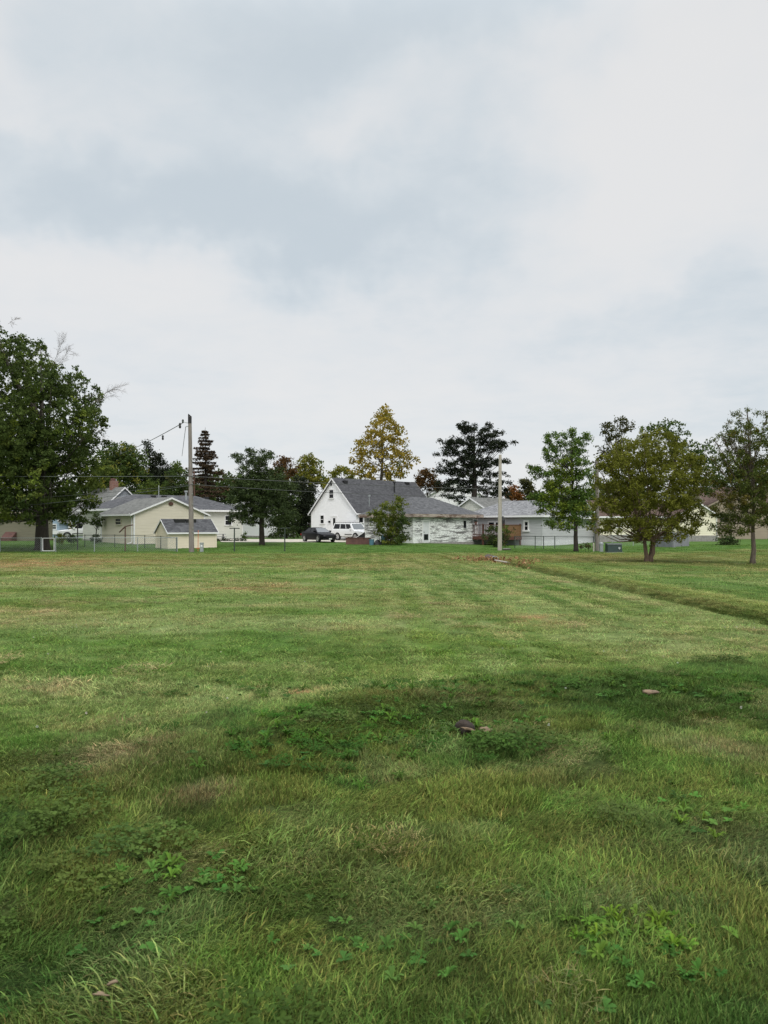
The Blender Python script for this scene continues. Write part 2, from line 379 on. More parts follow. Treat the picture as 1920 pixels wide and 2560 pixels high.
def swath(x, y):
    """mower passes: -1..1 across the stripes, which run away from the camera on the right and bend across on the left"""
    j = .6 * (fbm(x * .5, y * .5, 51, 3) - .5); a = smooth(.22, .5, fbm(x * .35, y * .05, 49, 3))
    s1 = np.sin(2 * math.pi * (x + .03 * y + .22 * j) / .80 + 2.0 * fbm(x * .2, y * .05, 47, 2))
    s2 = np.sin(2 * math.pi * (y + .16 * x + 1.6 * j) / 4.2 + 3.0 * fbm(x * .06, y * .2, 48, 2)); wl = left_part(x, y)
    return a * (s1 * (1 - wl) + .4 * s2 * wl)
def turf(x, y):
    """albedo of the turf: rich and dry patches, mower stripes, bands near the houses"""
    n1 = fbm(x * .28 + 3, y * .28, 11, 4); n2 = fbm(x * .9, y * .9, 21, 4); n3 = fbm(x * 2.6, y * 2.6, 31, 4, .6)
    jit = .6 * (fbm(x * .5, y * .5, 51, 3) - .5)
    along = fbm((x + .035 * y + jit * .3) * 1.7, y * .035, 41, 4, .6)       # swaths that run away from the camera
    across = fbm((x + jit) * .09, (y + .10 * x + jit) * .95, 43, 4, .6)      # swaths that run across, on the left
    wl = left_part(x, y)
    st = across * wl + along * (1 - wl)
    sw = swath(x, y); st = .45 * st + .55 * .5 * (1 + .30 * sw) + .015
    c = lerp(PAL['green'], PAL['light'], np.clip(smooth(.42, .64, st) * .85 + .3 * smooth(.5, .75, n3), 0, 1))
    c = lerp(c, PAL['lush'], .9 * smooth(.50, .38, st) * smooth(.35, .6, n1))
    c = lerp(c, PAL['olive'], .35 * smooth(.5, .7, n1) )
    c = lerp(c, PAL['tan'], .5 * smooth(.57, .72, n2) * smooth(.42, .62, st))
    sr = sw * (1 - .75 * wl); c = lerp(c, PAL['light'] * np.array([1.05, 1.0, .9]), .9 * smooth(.1, .8, sr) * smooth(.3, .5, n3)); c = lerp(c, PAL['lush'] * np.array([1.15, .95, .9]), .6 * smooth(-.15, -.8, sr))
    fs = fbm((x + .03 * y + .15 * jit) * 4.2, y * .22, 171, 3); nr = 1 - .85 * wl; c = lerp(c, PAL['light'] * np.array([1.1, 1.0, .95]), .5 * smooth(.52, .70, fs) * nr); c = lerp(c, PAL['green'] * np.array([.62, .70, .6]), .6 * smooth(.48, .32, fs) * nr)
    c = lerp(c, PAL['lime'], .7 * blob(x, y, 1.0, 12, .9, 4) * smooth(.6, .4, along))
    for px, py, rx, ry, k, a in [(120, 1408, 260, 16, 'rust', .9), (250, 1455, 330, 10, 'tan', .7), (60, 1530, 220, 11, 'tan', .65), (300, 1580, 260, 12, 'light', .6), (100, 1720, 200, 30, 'tan', .4), (1000, 1540, 60, 10, 'tan', .4), (880, 1415, 200, 8, 'rust', .4), (420, 1530, 200, 8, 'light', .6),
                                 (640, 1470, 130, 12, 'rust', .6), (1350, 1550, 95, 12, 'rust', .9), (1200, 1515, 120, 10, 'tan', .35), (300, 1800, 160, 30, 'tan', .5), (790, 1722, 80, 12, 'rust', .9),
                                 (420, 1640, 200, 30, 'lush', .3), (1500, 1395, 260, 12, 'rust', .4), (1800, 1425, 200, 8, 'rust', .35), (1000, 1460, 80, 6, 'tan', .3), (1650, 1600, 250, 40, 'light', .35), (1160, 1590, 120, 30, 'lime', .5)]:
        gx, gy = gpt(px, py); gx2, _ = gpt(px + rx, py); _, gy2 = gpt(px, py + ry)
        c = lerp(c, PAL[k], np.clip(a * blob(x, y, gx, gy, abs(gx2 - gx), abs(gy2 - gy)) * smooth(.3, .6, n3) * 1.3, 0, 1))
    # the greener lawn round the houses and across the ditch
    c = lerp(c, PAL['lush'] * np.array([.95, .98, .85]), .85 * smooth(56.5, 58, y + 1.5 * (n2 - .5) - .02 * x))
    c = lerp(c, PAL['lush'], .55 * smooth(.4, .9, x - ditch_x(y)) * (1 - smooth(38, 44, y)) * smooth(.62, .4, fbm(x * .3, y * .5, 61, 3)))
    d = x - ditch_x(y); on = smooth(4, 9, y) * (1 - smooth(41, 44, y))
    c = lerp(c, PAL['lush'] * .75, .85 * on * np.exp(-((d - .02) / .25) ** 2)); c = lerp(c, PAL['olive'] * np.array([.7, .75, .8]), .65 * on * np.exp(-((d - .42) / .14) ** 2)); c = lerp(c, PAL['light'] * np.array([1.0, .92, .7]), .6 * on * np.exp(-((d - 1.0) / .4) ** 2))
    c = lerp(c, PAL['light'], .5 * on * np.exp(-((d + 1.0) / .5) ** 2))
    # the rough, unmown bank at the camera's feet
    e = edge_fore(x, y); fm = smooth(-1.2, .9, e)
    g = lerp(PAL['dark'], PAL['green'] * 1.10, smooth(.33, .57, n2 * .6 + n3 * .4))
    g = lerp(g, PAL['olive'] * 1.1, .5 * smooth(.47, .62, fbm(x * 1.5 + 5, y * 1.5, 71, 4)))
    g = lerp(g, PAL['tan'] * .85, .6 * smooth(.55, .70, fbm(x * 1.1 + 9, y * 1.1, 81, 4)) * smooth(.35, .6, n3))
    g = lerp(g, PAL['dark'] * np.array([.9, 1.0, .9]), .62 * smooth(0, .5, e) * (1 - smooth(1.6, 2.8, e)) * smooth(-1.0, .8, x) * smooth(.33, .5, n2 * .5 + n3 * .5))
    g = lerp(g, PAL['light'] * .85, .55 * smooth(.55, .70, fbm(x * 2.2 + 4, y * 2.2, 151, 3)) * smooth(1.2, 3, e))
    g = lerp(g, PAL['dark'] * .85, .6 * smooth(.56, .68, fbm(x * 1.9 + 14, y * 1.9, 161, 3)))
    for px, py, rx, ry, k, a in [(330, 1880, 190, 55, 'tan', .9), (500, 1990, 75, 28, 'tan', .95), (1850, 1880, 110, 45, 'tan', .6), (1080, 1760, 130, 18, 'tan', .5), (960, 1760, 200, 22, 'olive', .6), (1400, 1960, 330, 50, 'olive', .5), (160, 2230, 200, 70, 'olive', .5), (1830, 2100, 160, 80, 'tan', .3), (1000, 2100, 330, 60, 'lime', .25)]:
        gx, gy = gpt(px, py); gx2, _ = gpt(px + rx, py); _, gy2 = gpt(px, py + ry)
        g = lerp(g, PAL[k] * .8, np.clip(a * blob(x, y, gx, gy, abs(gx2 - gx), abs(gy2 - gy)), 0, 1))
    c = lerp(c, PAL['olive'] * np.array([.95, .80, .9]), .5 * smooth(30, 46, y) * smooth(58, 55, y) * smooth(.3, .6, n2))
    o = lerp(c * 1.12, g * 1.02, fm); lum = o @ np.array([.25, .65, .10])
    return np.clip(lerp(o, np.stack([lum * 1.02, lum * 1.02, lum * .8], -1), np.full(len(np.ravel(x)), .06).reshape(np.shape(x))), .01, .6)
def ground_mat():
    m, t, p = new_mat('turf_soil'); p.inputs['Roughness'].default_value = .95; p.inputs['Specular IOR Level'].default_value = .1
    at = t.nodes.new('ShaderNodeAttribute'); at.attribute_name = 'tint'
    ge = t.nodes.new('ShaderNodeNewGeometry'); nz = t.nodes.new('ShaderNodeTexNoise'); nz.inputs['Scale'].default_value = 7; nz.inputs['Detail'].default_value = 8; nz.inputs['Roughness'].default_value = .7
    t.links.new(ge.outputs['Position'], nz.inputs['Vector'])
    r = t.nodes.new('ShaderNodeMapRange'); r.inputs[1].default_value = .3; r.inputs[2].default_value = .7; r.inputs[3].default_value = .45; r.inputs[4].default_value = 1.0
    t.links.new(nz.outputs['Fac'], r.inputs[0])
    sc = t.nodes.new('ShaderNodeVectorMath'); sc.operation = 'SCALE'; t.links.new(at.outputs['Color'], sc.inputs[0]); t.links.new(r.outputs[0], sc.inputs['Scale'])
    t.links.new(sc.outputs[0], p.inputs['Base Color'])
    b = t.nodes.new('ShaderNodeBump'); b.inputs['Strength'].default_value = .8; b.inputs['Distance'].default_value = .05
    t.links.new(nz.outputs['Fac'], b.inputs['Height']); t.links.new(b.outputs[0], p.inputs['Normal'])
    return m
def build_ground():
    ys = np.concatenate([np.arange(-40, 0, 2.), np.arange(0, 12, .12), np.arange(12, 60, .35), np.arange(60, 110, .8), np.geomspace(110, 1200, 24)])
    xp = np.concatenate([np.arange(0, 9.6, .16), np.arange(9.6, 45, .6), np.geomspace(45, 900, 22)])
    xs = np.concatenate([-xp[:0:-1], xp])
    X, Y = np.meshgrid(xs, ys); nx, ny = len(xs), len(ys)
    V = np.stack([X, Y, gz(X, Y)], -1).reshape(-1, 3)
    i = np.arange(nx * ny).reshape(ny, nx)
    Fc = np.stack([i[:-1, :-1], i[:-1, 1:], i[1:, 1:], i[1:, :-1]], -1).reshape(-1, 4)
    o = mesh_np('ground', V, Fc, ground_mat(), colors=turf(V[:, 0], V[:, 1]) * (.8 - .35 * smooth(-1, .5, edge_fore(V[:, 0], V[:, 1])))[:, None], smooth=True)  # soil tint darkened further under the bank's blades, painting shade into the gaps
    tag(o, kind='structure')
build_ground()
# ---------------------------------------------------------------- buildings
def X_(px, y): return (px - 960) / F * y
def Z_(py, y): return CAMZ + (HOR - py) / F * y
class House:
    """local x runs right and back along the right-front wall (face 'y'), local y runs left and back along the left-front wall (face 'x'); origin = nearest corner"""
    def __init__(s, name, label, cat, O, W, D, ze, zr, ang=45, zb=None, root=None, off=(0, 0)):
        s.O = O; s.W, s.D, s.ze, s.zr, s.a = W, D, ze, zr, R(ang); s.off = off
        s.zb = (gz1(*O) if zb is None else zb)
        s.root = root or empty(name, (O[0], O[1], 0), s.a, label, cat)
    def dirs(s): return ((math.cos(s.a), math.sin(s.a)) , (-math.sin(s.a), math.cos(s.a)))
    def corner(s):
        u, d = s.dirs(); return (s.O[0] + u[0] * s.off[0] + d[0] * s.off[1], s.O[1] + u[1] * s.off[0] + d[1] * s.off[1])
    def t(s, face, px):
        k = (px - 960) / F; d = s.dirs()[0 if face == 'y' else 1]; o = s.corner()
        return (k * o[1] - o[0]) / (d[0] - k * d[1])
    def z(s, face, t, py):
        d = s.dirs()[0 if face == 'y' else 1]; return Z_(py, s.corner()[1] + t * d[1])
    def P(s, face, t, o, z):
        """t along the wall, o outwards from it"""
        return (s.off[0] + t, s.off[1] - o, z) if face == 'y' else (s.off[0] - o, s.off[1] + t, z)
    def walls(s, mat, ridge, course=.24, lip=.02, name='wall', foundation=None, zf=None):
        """four walls of lapped boards; ridge = 'x', 'y' (gable ends on the other axis' faces) or 'hip'"""
        mb = MB(); ox, oy = s.off; W, D = s.W, s.D; z0 = (zf if zf is not None else s.zb - .4)
        def face(p0, dx, n, length, gable):
            z = z0; top = s.zr if gable else s.ze
            def span(zz):
                if not gable or zz <= s.ze: return 0, length
                k = (zz - s.ze) / (s.zr - s.ze) * length / 2; return k, length - k
            pt = lambda t, o, zz: (p0[0] + dx[0] * t + n[0] * o, p0[1] + dx[1] * t + n[1] * o, zz)
            while z < top - 1e-4:
                z1 = min(z + course, top)
                if gable and z < s.ze < z1 - 1e-4: z1 = s.ze
                a0, b0 = span(z); a1, b1 = span(z1)
                mb.poly([pt(a0, lip, z), pt(b0, lip, z), pt(b1, 0, z1), pt(a1, 0, z1)] if b1 - a1 > 1e-3 else [pt(a0, lip, z), pt(b0, lip, z), pt(b1, 0, z1)])
                mb.poly([pt(b0, lip, z), pt(a0, lip, z), pt(a0, 0, z), pt(b0, 0, z)])
                z = z1
        face((ox, oy), (1, 0), (0, -1), W, ridge == 'y'); face((ox + W, oy + D), (-1, 0), (0, 1), W, ridge == 'y')
        face((ox, oy + D), (0, -1), (-1, 0), D, ridge == 'x'); face((ox + W, oy), (0, 1), (1, 0), D, ridge == 'x')
        o = mb.build(name, mat, s.root)
        if foundation:
            f = MB().box(ox - .06, oy - .06, s.zb - 1.2, ox + W + .06, oy + D + .06, (zf if zf is not None else s.zb + .2) - .003); f.build('foundation', foundation, s.root)
        return o
    def roof(s, mat, ridge, ov=.4, gov=.3, th=.14, trim=None, name='roof', fas=.18):
        ox, oy = s.off; W, D = s.W, s.D; mb = MB(); tr = MB()
        if ridge in 'xy':
            half = (D if ridge == 'x' else W) / 2; sl = (s.zr - s.ze) / half
            cs = (D if ridge == 'x' else W) + 2 * ov; ln = (W if ridge == 'x' else D) + 2 * gov
            m = lambda c, l, z: (ox - gov + l, oy - ov + c, z) if ridge == 'x' else (ox - ov + c, oy - gov + l, z)
            zl = s.ze - ov * sl
            prof = [(0, zl), (cs / 2, s.zr), (cs, zl), (cs, zl + th), (cs / 2, s.zr + th * 1.15), (0, zl + th)]
            e = Vector(m(0, ln, 0)) - Vector(m(0, 0, 0))
            mb.prism([m(c, 0, z) for c, z in prof], e)
            if trim:
                for l, dl in ((-.035, .03), (ln + .005, .03)):          # barge boards stand just proud of the roof's end
                    e2 = Vector(m(0, dl, 0)) - Vector(m(0, 0, 0))
                    tr.prism([m(c, l, z) for c, z in [(-.02, zl - .06), (cs / 2, s.zr - .06), (cs + .02, zl - .06), (cs + .02, zl + th - .02), (cs / 2, s.zr + th * 1.15 - .02), (-.02, zl + th - .02)]], e2)
                for c0, c1 in ((-.05, -.003), (cs + .003, cs + .05)):
                    a, b = m(c0, 0, zl - .05), m(c1, ln, zl + th - .01)
                    tr.box(min(a[0], b[0]), min(a[1], b[1]), a[2], max(a[0], b[0]), max(a[1], b[1]), b[2])
        else:
            x0, y0, x1, y1 = ox - ov, oy - ov, ox + W + ov, oy + D + ov; h = min(x1 - x0, y1 - y0) / 2; z = s.ze - .02
            if x1 - x0 > y1 - y0: r0, r1 = (x0 + h, (y0 + y1) / 2), (x1 - h, (y0 + y1) / 2)
            else: r0, r1 = ((x0 + x1) / 2, y0 + h), ((x0 + x1) / 2, y1 - h)
            A, B, C, Dd = (x0, y0), (x1, y0), (x1, y1), (x0, y1); q = lambda p, zz: (p[0], p[1], zz); zt = z + th; R0, R1 = q(r0, s.zr), q(r1, s.zr)
            mb.poly([q(Dd, z), q(C, z), q(B, z), q(A, z)])
            for a, b in ((A, B), (B, C), (C, Dd), (Dd, A)): mb.poly([q(a, z), q(b, z), q(b, zt), q(a, zt)])
            if x1 - x0 > y1 - y0:
                mb.poly([q(A, zt), q(B, zt), R1, R0]); mb.poly([q(C, zt), q(Dd, zt), R0, R1]); mb.poly([q(B, zt), q(C, zt), R1]); mb.poly([q(Dd, zt), q(A, zt), R0])
            else:
                mb.poly([q(B, zt), q(C, zt), R1, R0]); mb.poly([q(Dd, zt), q(A, zt), R0, R1]); mb.poly([q(A, zt), q(B, zt), R0]); mb.poly([q(C, zt), q(Dd, zt), R1])
            if trim:
                g = .003
                tr.box(x0 - .04, y0 - .04, z - fas + .1, x1 + .04, y0 - g, z + .12); tr.box(x0 - .04, y1 + g, z - fas + .1, x1 + .04, y1 + .04, z + .12)
                tr.box(x0 - .04, y0, z - fas + .1, x0 - g, y1, z + .12); tr.box(x1 + g, y0, z - fas + .1, x1 + .04, y1, z + .12)
        o = mb.build(name, mat, s.root)
        if trim: tr.build('fascia', trim, s.root)
        return o
    def bx(s, mb, face, t0, t1, o0, o1, z0, z1):
        a, b = s.P(face, t0, o0, z0), s.P(face, t1, o1, z1)
        return mb.box(min(a[0], b[0]), min(a[1], b[1]), z0, max(a[0], b[0]), max(a[1], b[1]), z1)
    def opening(s, kind, face, px0, px1, py0, py1, frame=None, pane=None, fw=.09, sash=True, sill=True, tz=None, label=None):
        if tz: t0, t1, z0, z1 = tz
        else:
            t0, t1 = sorted((s.t(face, px0), s.t(face, px1))); tm = (t0 + t1) / 2; z1, z0 = s.z(face, tm, py0), s.z(face, tm, py1)
        mb = MB(); B = lambda *a: s.bx(mb, face, *a)
        B(t0 - fw, t0, -.05, .06, z0, z1); B(t1, t1 + fw, -.05, .06, z0, z1); B(t0 - fw, t1 + fw, -.05, .07, z1, z1 + fw * 1.2)
        if kind == 'window':
            B(t0 - fw * (1.6 if sill else 1), t1 + fw * (1.6 if sill else 1), -.05, .12 if sill else .06, z0 - fw * 1.1, z0)
            if sash: B(t0, t1, -.04, .045, (z0 + z1) / 2 - .025, (z0 + z1) / 2 + .025)
        fr = mb.build(kind, frame or M['trim'], s.root)
        if label: fr['label'] = label
        g = MB(); s.bx(g, face, t0, t1, -.05, .028, z0, z1); g.build('pane' if kind == 'window' else 'door_leaf', pane or M['glass'], fr)
        return fr
    def part(s, name, mat, face, t0, t1, o0, o1, z0, z1): mb = MB(); s.bx(mb, face, t0, t1, o0, o1, z0, z1); return mb.build(name, mat, s.root)
    def corners(s, mat, zt, w=.12, which=('oo',)):
        ox, oy = s.off
        for c in which:
            mb = MB(); cx, cy = {'oo': (ox, oy), 'Wo': (ox + s.W, oy), 'oD': (ox, oy + s.D)}[c]
            mb.box(cx - .035 - (w if c == 'Wo' else 0), cy - .035 - (w if c == 'oD' else 0), s.zb - .3, cx + (.035 if c == 'Wo' else w), cy + (.035 if c == 'oD' else w), zt); mb.build('corner_board', mat, s.root)
    def downspout(s, mat, face, t, z1, z0, r=.05, top=.35):
        mb = MB(); mb.tube([s.P(face, t, top, z1 + .25), s.P(face, t, top, z1 + .1), s.P(face, t, .09, z1 - .25), s.P(face, t, .09, z0 + .25), s.P(face, t, .14, z0 + .1), s.P(face, t, .55, z0)], r, 6)
        return mb.build('downspout', mat, s.root)

# --- cream garage and the house behind it
g = House('garage', 'cream clapboard garage with a low white edged gable behind the small shed', 'garage', (-24.1, 74), 7.85, 7.0, 2.62, 4.15)
g.walls(M['cream'], 'y', .3, .014, foundation=M['found'], zf=-.32); g.roof(M['roofgrey'], 'y', .45, .25, .12, M['trim'])
g.corners(M['trim'], 2.6, .1, ('oo', 'Wo', 'oD')); g.opening('window', 'x', 290, 303, 1297, 1311, M['cream'], fw=.07)
g.downspout(M['trim'], 'x', .25, 2.4, -.3)
v = MB(); c = g.P('y', 3.92, .05, 3.62); v.prism([(c[0] + .28 * math.cos(a), c[1], c[2] + .19 * math.sin(a)) for a in [i * math.pi / 4 for i in range(8)]], (0, -.04, 0)); v.build('gable_vent', M['brownsteel'], g.root)
h = House('house', 'long ivory sided house with a blue grey roof behind the cream garage', 'house', (-28.2, 80.7), 16.0, 8.0, 3.12, 4.95, zb=-.3)
h.walls(M['ivory'], 'hip', .2, .008, foundation=M['found'], zf=-.1); h.roof(M['roofblue'], 'hip', .5, trim=M['trim'])
h.opening('window', 'y', 563, 578, 1290, 1312); h.downspout(M['trim'], 'y', 15.85, 2.9, -.25)
p = MB().tube([(h.t('y', 495), 2.6, 3.9), (h.t('y', 495), 2.6, 5.3)], .11, 8); p.lathe([(.0, 5.5), (.2, 5.48), (.2, 5.3), (0, 5.3)], (h.t('y', 495), 2.6, 0), seg=10); p.build('flue_pipe', M['galv'], h.root)
for k, px in enumerate((545, 437, 410)):
    tt = h.t('y', px) + .5; v = MB().box(tt - .25, 3.1, 4.45, tt + .25, 3.5, 4.85); v.build('roof_vent', M['black'], h.root)
v = MB().tube([(6.6, 3.0, 4.6), (6.6, 3.0, 6.0)], .05, 6); v.build('service_mast', M['galv'], h.root)
# --- little shed in front of it
s = House('shed', 'small cream garden shed with a dark shingled roof beside the tall wooden pole', 'shed', (X_(420, 66), 66), 4.5, 2.7, .92, 1.95, ang=38)
s.O = (X_(420, 66), 66); s.walls(M['shedcream'], 'x', .22, .014); s.roof(M['roofblue'], 'x', .18, .12, .09, M['trim']); s.corners(M['shedcream'], .9, .1, ('oo', 'Wo', 'oD'))
for tt in (1.0, 2.05):
    v = MB().box(tt, .9, 1.72, tt + .95, 1.28, 2.03); v.build('ridge_vent', M['black'], s.root)

# --- grey house with several gables, far left
q = House('house', 'grey house with stacked gables and a brick chimney behind the cream garage', 'house', (-36.5, 98), 7.0, 9.0, 3.1, 6.3, zb=-.3)
q.walls(M['bluegrey'], 'y', .25, .02); q.roof(M['roofgrey'], 'y', .5, .3, .14, M['trim'])
for px0, px1, py0, py1 in ((174, 179, 1304, 1317), (201, 207, 1289, 1300), (201, 207, 1303, 1314), (226, 231, 1295, 1308)): q.opening('window', 'x', px0, px1, py0, py1, fw=.14, sash=False)
q2 = House('', '', '', (-36.5, 98), 5.2, 4.0, 3.05, 4.95, root=q.root, off=(-.2, -4.0), zb=-.3); q2.walls(M['ivory'], 'y', .25, .02, name='wing_wall'); q2.roof(M['roofgrey'], 'y', .4, .25, .12, M['trim'], name='wing_roof')
v = MB().box(3.1, 2.6, 5.3, 4.0, 3.3, 7.35); ch = v.build('chimney', M['brickred'], q.root); MB().box(3.2, 2.7, 7.35, 3.65, 3.2, 7.7).build('chimney_pot', M['rust'], ch); MB().tube([(3.85, 2.95, 7.35), (3.85, 2.95, 7.6)], .1, 8).build('flue', M['galv'], ch)
v = MB().box(.9, 8.95, .0, 1.0, 9.02, 2.3); v.build('porch_post', M['trim'], q.root)
q.part('porch_door', M['tandoor'], 'x', 8.0, 8.9, -.02, .05, -.2, 2.1)
# its neighbour: pale blue porch end
pb = House('porch', 'pale blue porch end seen past the right side of the big maple trunk', 'porch', (X_(149, 104), 104), 4.0, 3.0, 2.0, 3.0, zb=-.3)
pb.walls(M['paleblue'], 'x', .3, .02); pb.roof(M['roofgrey'], 'x', .3, .2, .1, M['trim']); pb.part('railing', M['trim'], 'x', .1, 2.9, .05, .12, .2, .75)
pb.opening('window', 'x', 131, 141, 1312, 1322, fw=.12)
# --- beige house under the maple
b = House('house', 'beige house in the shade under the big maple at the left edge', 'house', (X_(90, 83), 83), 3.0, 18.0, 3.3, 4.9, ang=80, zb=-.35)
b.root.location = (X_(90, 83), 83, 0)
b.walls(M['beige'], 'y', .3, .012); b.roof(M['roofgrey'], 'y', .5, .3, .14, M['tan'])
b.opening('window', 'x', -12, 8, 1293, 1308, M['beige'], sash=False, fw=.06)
t0 = b.t('x', 42); t1 = b.t('x', 15)
v = MB().prism([b.P('x', t0, 0, -.4), b.P('x', t0, .9, -.4), b.P('x', t0, .9, .1), b.P('x', t0, .05, .75)], (0, t1 - t0, 0)); v.build('cellar_hatch', M['rust'], b.root)

# --- white one and a half storey house in the middle
wh = House('house', 'white house with a steep gable and dark roof beside the parked cars', 'house', (-3.1, 86), 13.7, 7.83, 3.0, 6.8, zb=-.2)
wh.walls(M['white'], 'x', .2, .005, foundation=M['found'], zf=-.05); wh.roof(M['roofdark'], 'x', .35, .25, .13, M['trim'])
wh.corners(M['trim'], 2.95, .12, ('oo', 'oD'))
wh.opening('window', 'x', 824, 834, 1225, 1245); wh.opening('window', 'x', 802, 810, 1289, 1308); wh.opening('window', 'y', 897, 907, 1292, 1306, sash=False)
t0 = wh.t('x', 842); t1 = wh.t('x', 830); z1 = wh.z('x', t0, 1292)
dr = wh.opening('door', 'x', 0, 0, 0, 0, tz=(t0, t1, -.1, z1), pane=M['white'], fw=.11)
g2 = MB(); wh.bx(g2, 'x', t0 + .22, t1 - .22, -.04, .04, .95, z1 - .15); g2.build('door_glass', M['glass'], dr)
wh.part('gable_vent', M['black'], 'x', *sorted((wh.t('x', 830), wh.t('x', 826))), -.02, .04, wh.z('x', 4, 1214), wh.z('x', 4, 1207))
v = MB(); tl = wh.t('x', 825); v.box(-.22, tl - .09, 1.75, -.02, tl + .09, 1.98); v.build('porch_lamp', M['black'], wh.root)
def on_roof(hs, px, py):
    """local point of the right-front roof slope (ridge along x) seen at a pixel"""
    best = None
    for i in range(1, 60):
        yy = hs.D / 2 * i / 60; o = hs.corner(); u, d = hs.dirs(); k = (px - 960) / F
        P0 = (o[0] + d[0] * yy, o[1] + d[1] * yy); t = (k * P0[1] - P0[0]) / (u[0] - k * u[1]); z = hs.ze + (hs.zr - hs.ze) * yy / (hs.D / 2) + .14
        e = abs(Z_(py, P0[1] + u[1] * t) - z)
        if best is None or e < best[0]: best = (e, t, yy, z)
    return best[1:]
t, yy, z = on_roof(wh, 986, 1231); v = MB().tube([(t, yy, z - .2), (t, yy, z + 1.15)], .09, 8); v.lathe([(0, z + 1.35), (.19, z + 1.3), (.19, z + 1.12), (0, z + 1.12)], (t, yy, 0), seg=10); v.build('flue_pipe', M['black'], wh.root)
t, yy, z = on_roof(wh, 923, 1265); v = MB().tube([(t, yy, z - .2), (t, yy, z + 1.15)], .045, 6).box(t - .1, yy - .1, z + 1.1, t + .1, yy + .1, z + 1.3); v.build('service_mast', M['galv'], wh.root)
for px, py in ((862, 1206), (1017, 1210)):
    t, yy, z = on_roof(wh, px, py); v = MB().box(t - .3, yy - .2, z - .1, t + .3, yy + .25, z + .22); v.build('roof_vent', M['black'], wh.root)

# --- weathered garage with peeling paint
pg = House('garage', 'long garage with peeling white paint and a hipped dark roof beside the bush', 'garage', (2.89, 76), 10.2, 6.95, 2.5, 4.45, zb=-.35)
pg.walls(M['peel'], 'hip', .18, .028, foundation=M['found'], zf=-.28); pg.roof(M['roofmid'], 'hip', .45, trim=M['peeltrim'], fas=.3)
pg.corners(M['peel'], 2.45, .11, ('oo', 'Wo', 'oD'))
t0, t1 = pg.t('y', 1057), pg.t('y', 1072); zt = pg.z('y', t0, 1303); zd = pg.z('y', t0, 1355)
dr = pg.opening('door', 'y', 0, 0, 0, 0, tz=(t0, t1, zd, zt), frame=M['trim'], pane=M['foundw'], fw=.12, label='white door with a dark glazed lower half')
gb = MB(); pg.bx(gb, 'y', t0 + .14, t1 - .14, -.04, .05, zd + .2, zd + .78); gb.build('door_glass', M['glass'], dr)
gb = MB(); pg.bx(gb, 'y', t0 + .1, t0 + .16, .03, .09, zd + .95, zd + 1.02); gb.build('handle', M['black'], dr)
pg.opening('window', 'y', 1158, 1165, 1302, 1320, M['peel'], fw=.07, sash=False)

# --- pale grey ranch house with the deck
rh = House('house', 'pale grey ranch house with a mottled light roof behind the wooden deck', 'house', (16.5, 80), 6.0, 10.0, 2.42, 4.2, zb=-.75)
rh.walls(M['grey'], 'hip', .26, .025, foundation=M['foundw'], zf=-.15); rh.roof(M['rooflight'], 'hip', .45, trim=M['trim'])
rh.corners(M['grey'], 2.4, .1, ('oo',))
rw = House('', '', '', (16.5, 80), 6.0, 7.5, 2.42, 4.0, root=rh.root, off=(6.0, 0), zb=-.75); rw.walls(M['grey'], 'x', .26, .025, name='wing_wall', foundation=M['foundw'], zf=-.15); rw.roof(M['rooflight'], 'x', .45, .2, .14, M['trim'], name='wing_roof')
rh.opening('window', 'x', 1312.5, 1320, 1305, 1325, fw=.16)
for px0, px1 in ((1222, 1236), (1240, 1250)): rh.opening('window', 'x', px0, px1, 1306, 1322, fw=.1)
# --- pale gabled garage between them
pgb = House('garage', 'pale gabled garage with white barge boards rising between the peeling garage and the ranch', 'garage', (X_(1218, 93), 93), 7.5, 5.0, 3.35, 4.75, zb=-.3)
pgb.walls(M['ivory'], 'x', .25, .02); pgb.roof(M['roofgrey'], 'x', .35, .25, .14, M['trim'])
# --- white two storey house behind the dark spruce
fw = House('house', 'tall white house behind the dark layered spruce, with an awning over a window', 'house', (X_(1058, 118), 118), 10.0, 9.0, 5.6, 8.2, ang=6, zb=-.3)
fw.walls(M['white'], 'y', .22, .015); fw.roof(M['roofgrey'], 'y', .4, .3, .14, M['trim'])
fw.opening('window', 'y', 1146, 1162, 1250, 1262, fw=.12); fw.opening('window', 'y', 1092, 1100, 1250, 1262, fw=.12)
ta, tb, za = fw.t('y', 1144), fw.t('y', 1164), fw.z('y', 5, 1250)
v = MB().prism([fw.P('y', ta, .02, za + .55), fw.P('y', ta, .95, za - .05), fw.P('y', ta, .95, za - .18), fw.P('y', ta, .02, za + .3)], (tb - ta, 0, 0)); v.build('awning', M['foundw'], fw.root)
# --- low white outbuilding seen under the drooping spruce
ob = House('outbuilding', 'low white outbuilding seen under the drooping spruce left of the cars', 'outbuilding', (X_(648, 101), 101), 6.0, 8.0, 2.9, 4.6, zb=-.25)
ob.walls(M['white'], 'x', .25, .02, foundation=M['found'], zf=.05); ob.roof(M['roofgrey'], 'x', .35, .25, .14, M['trim']); ob.opening('window', 'x', 630, 637, 1302, 1310, fw=.09)
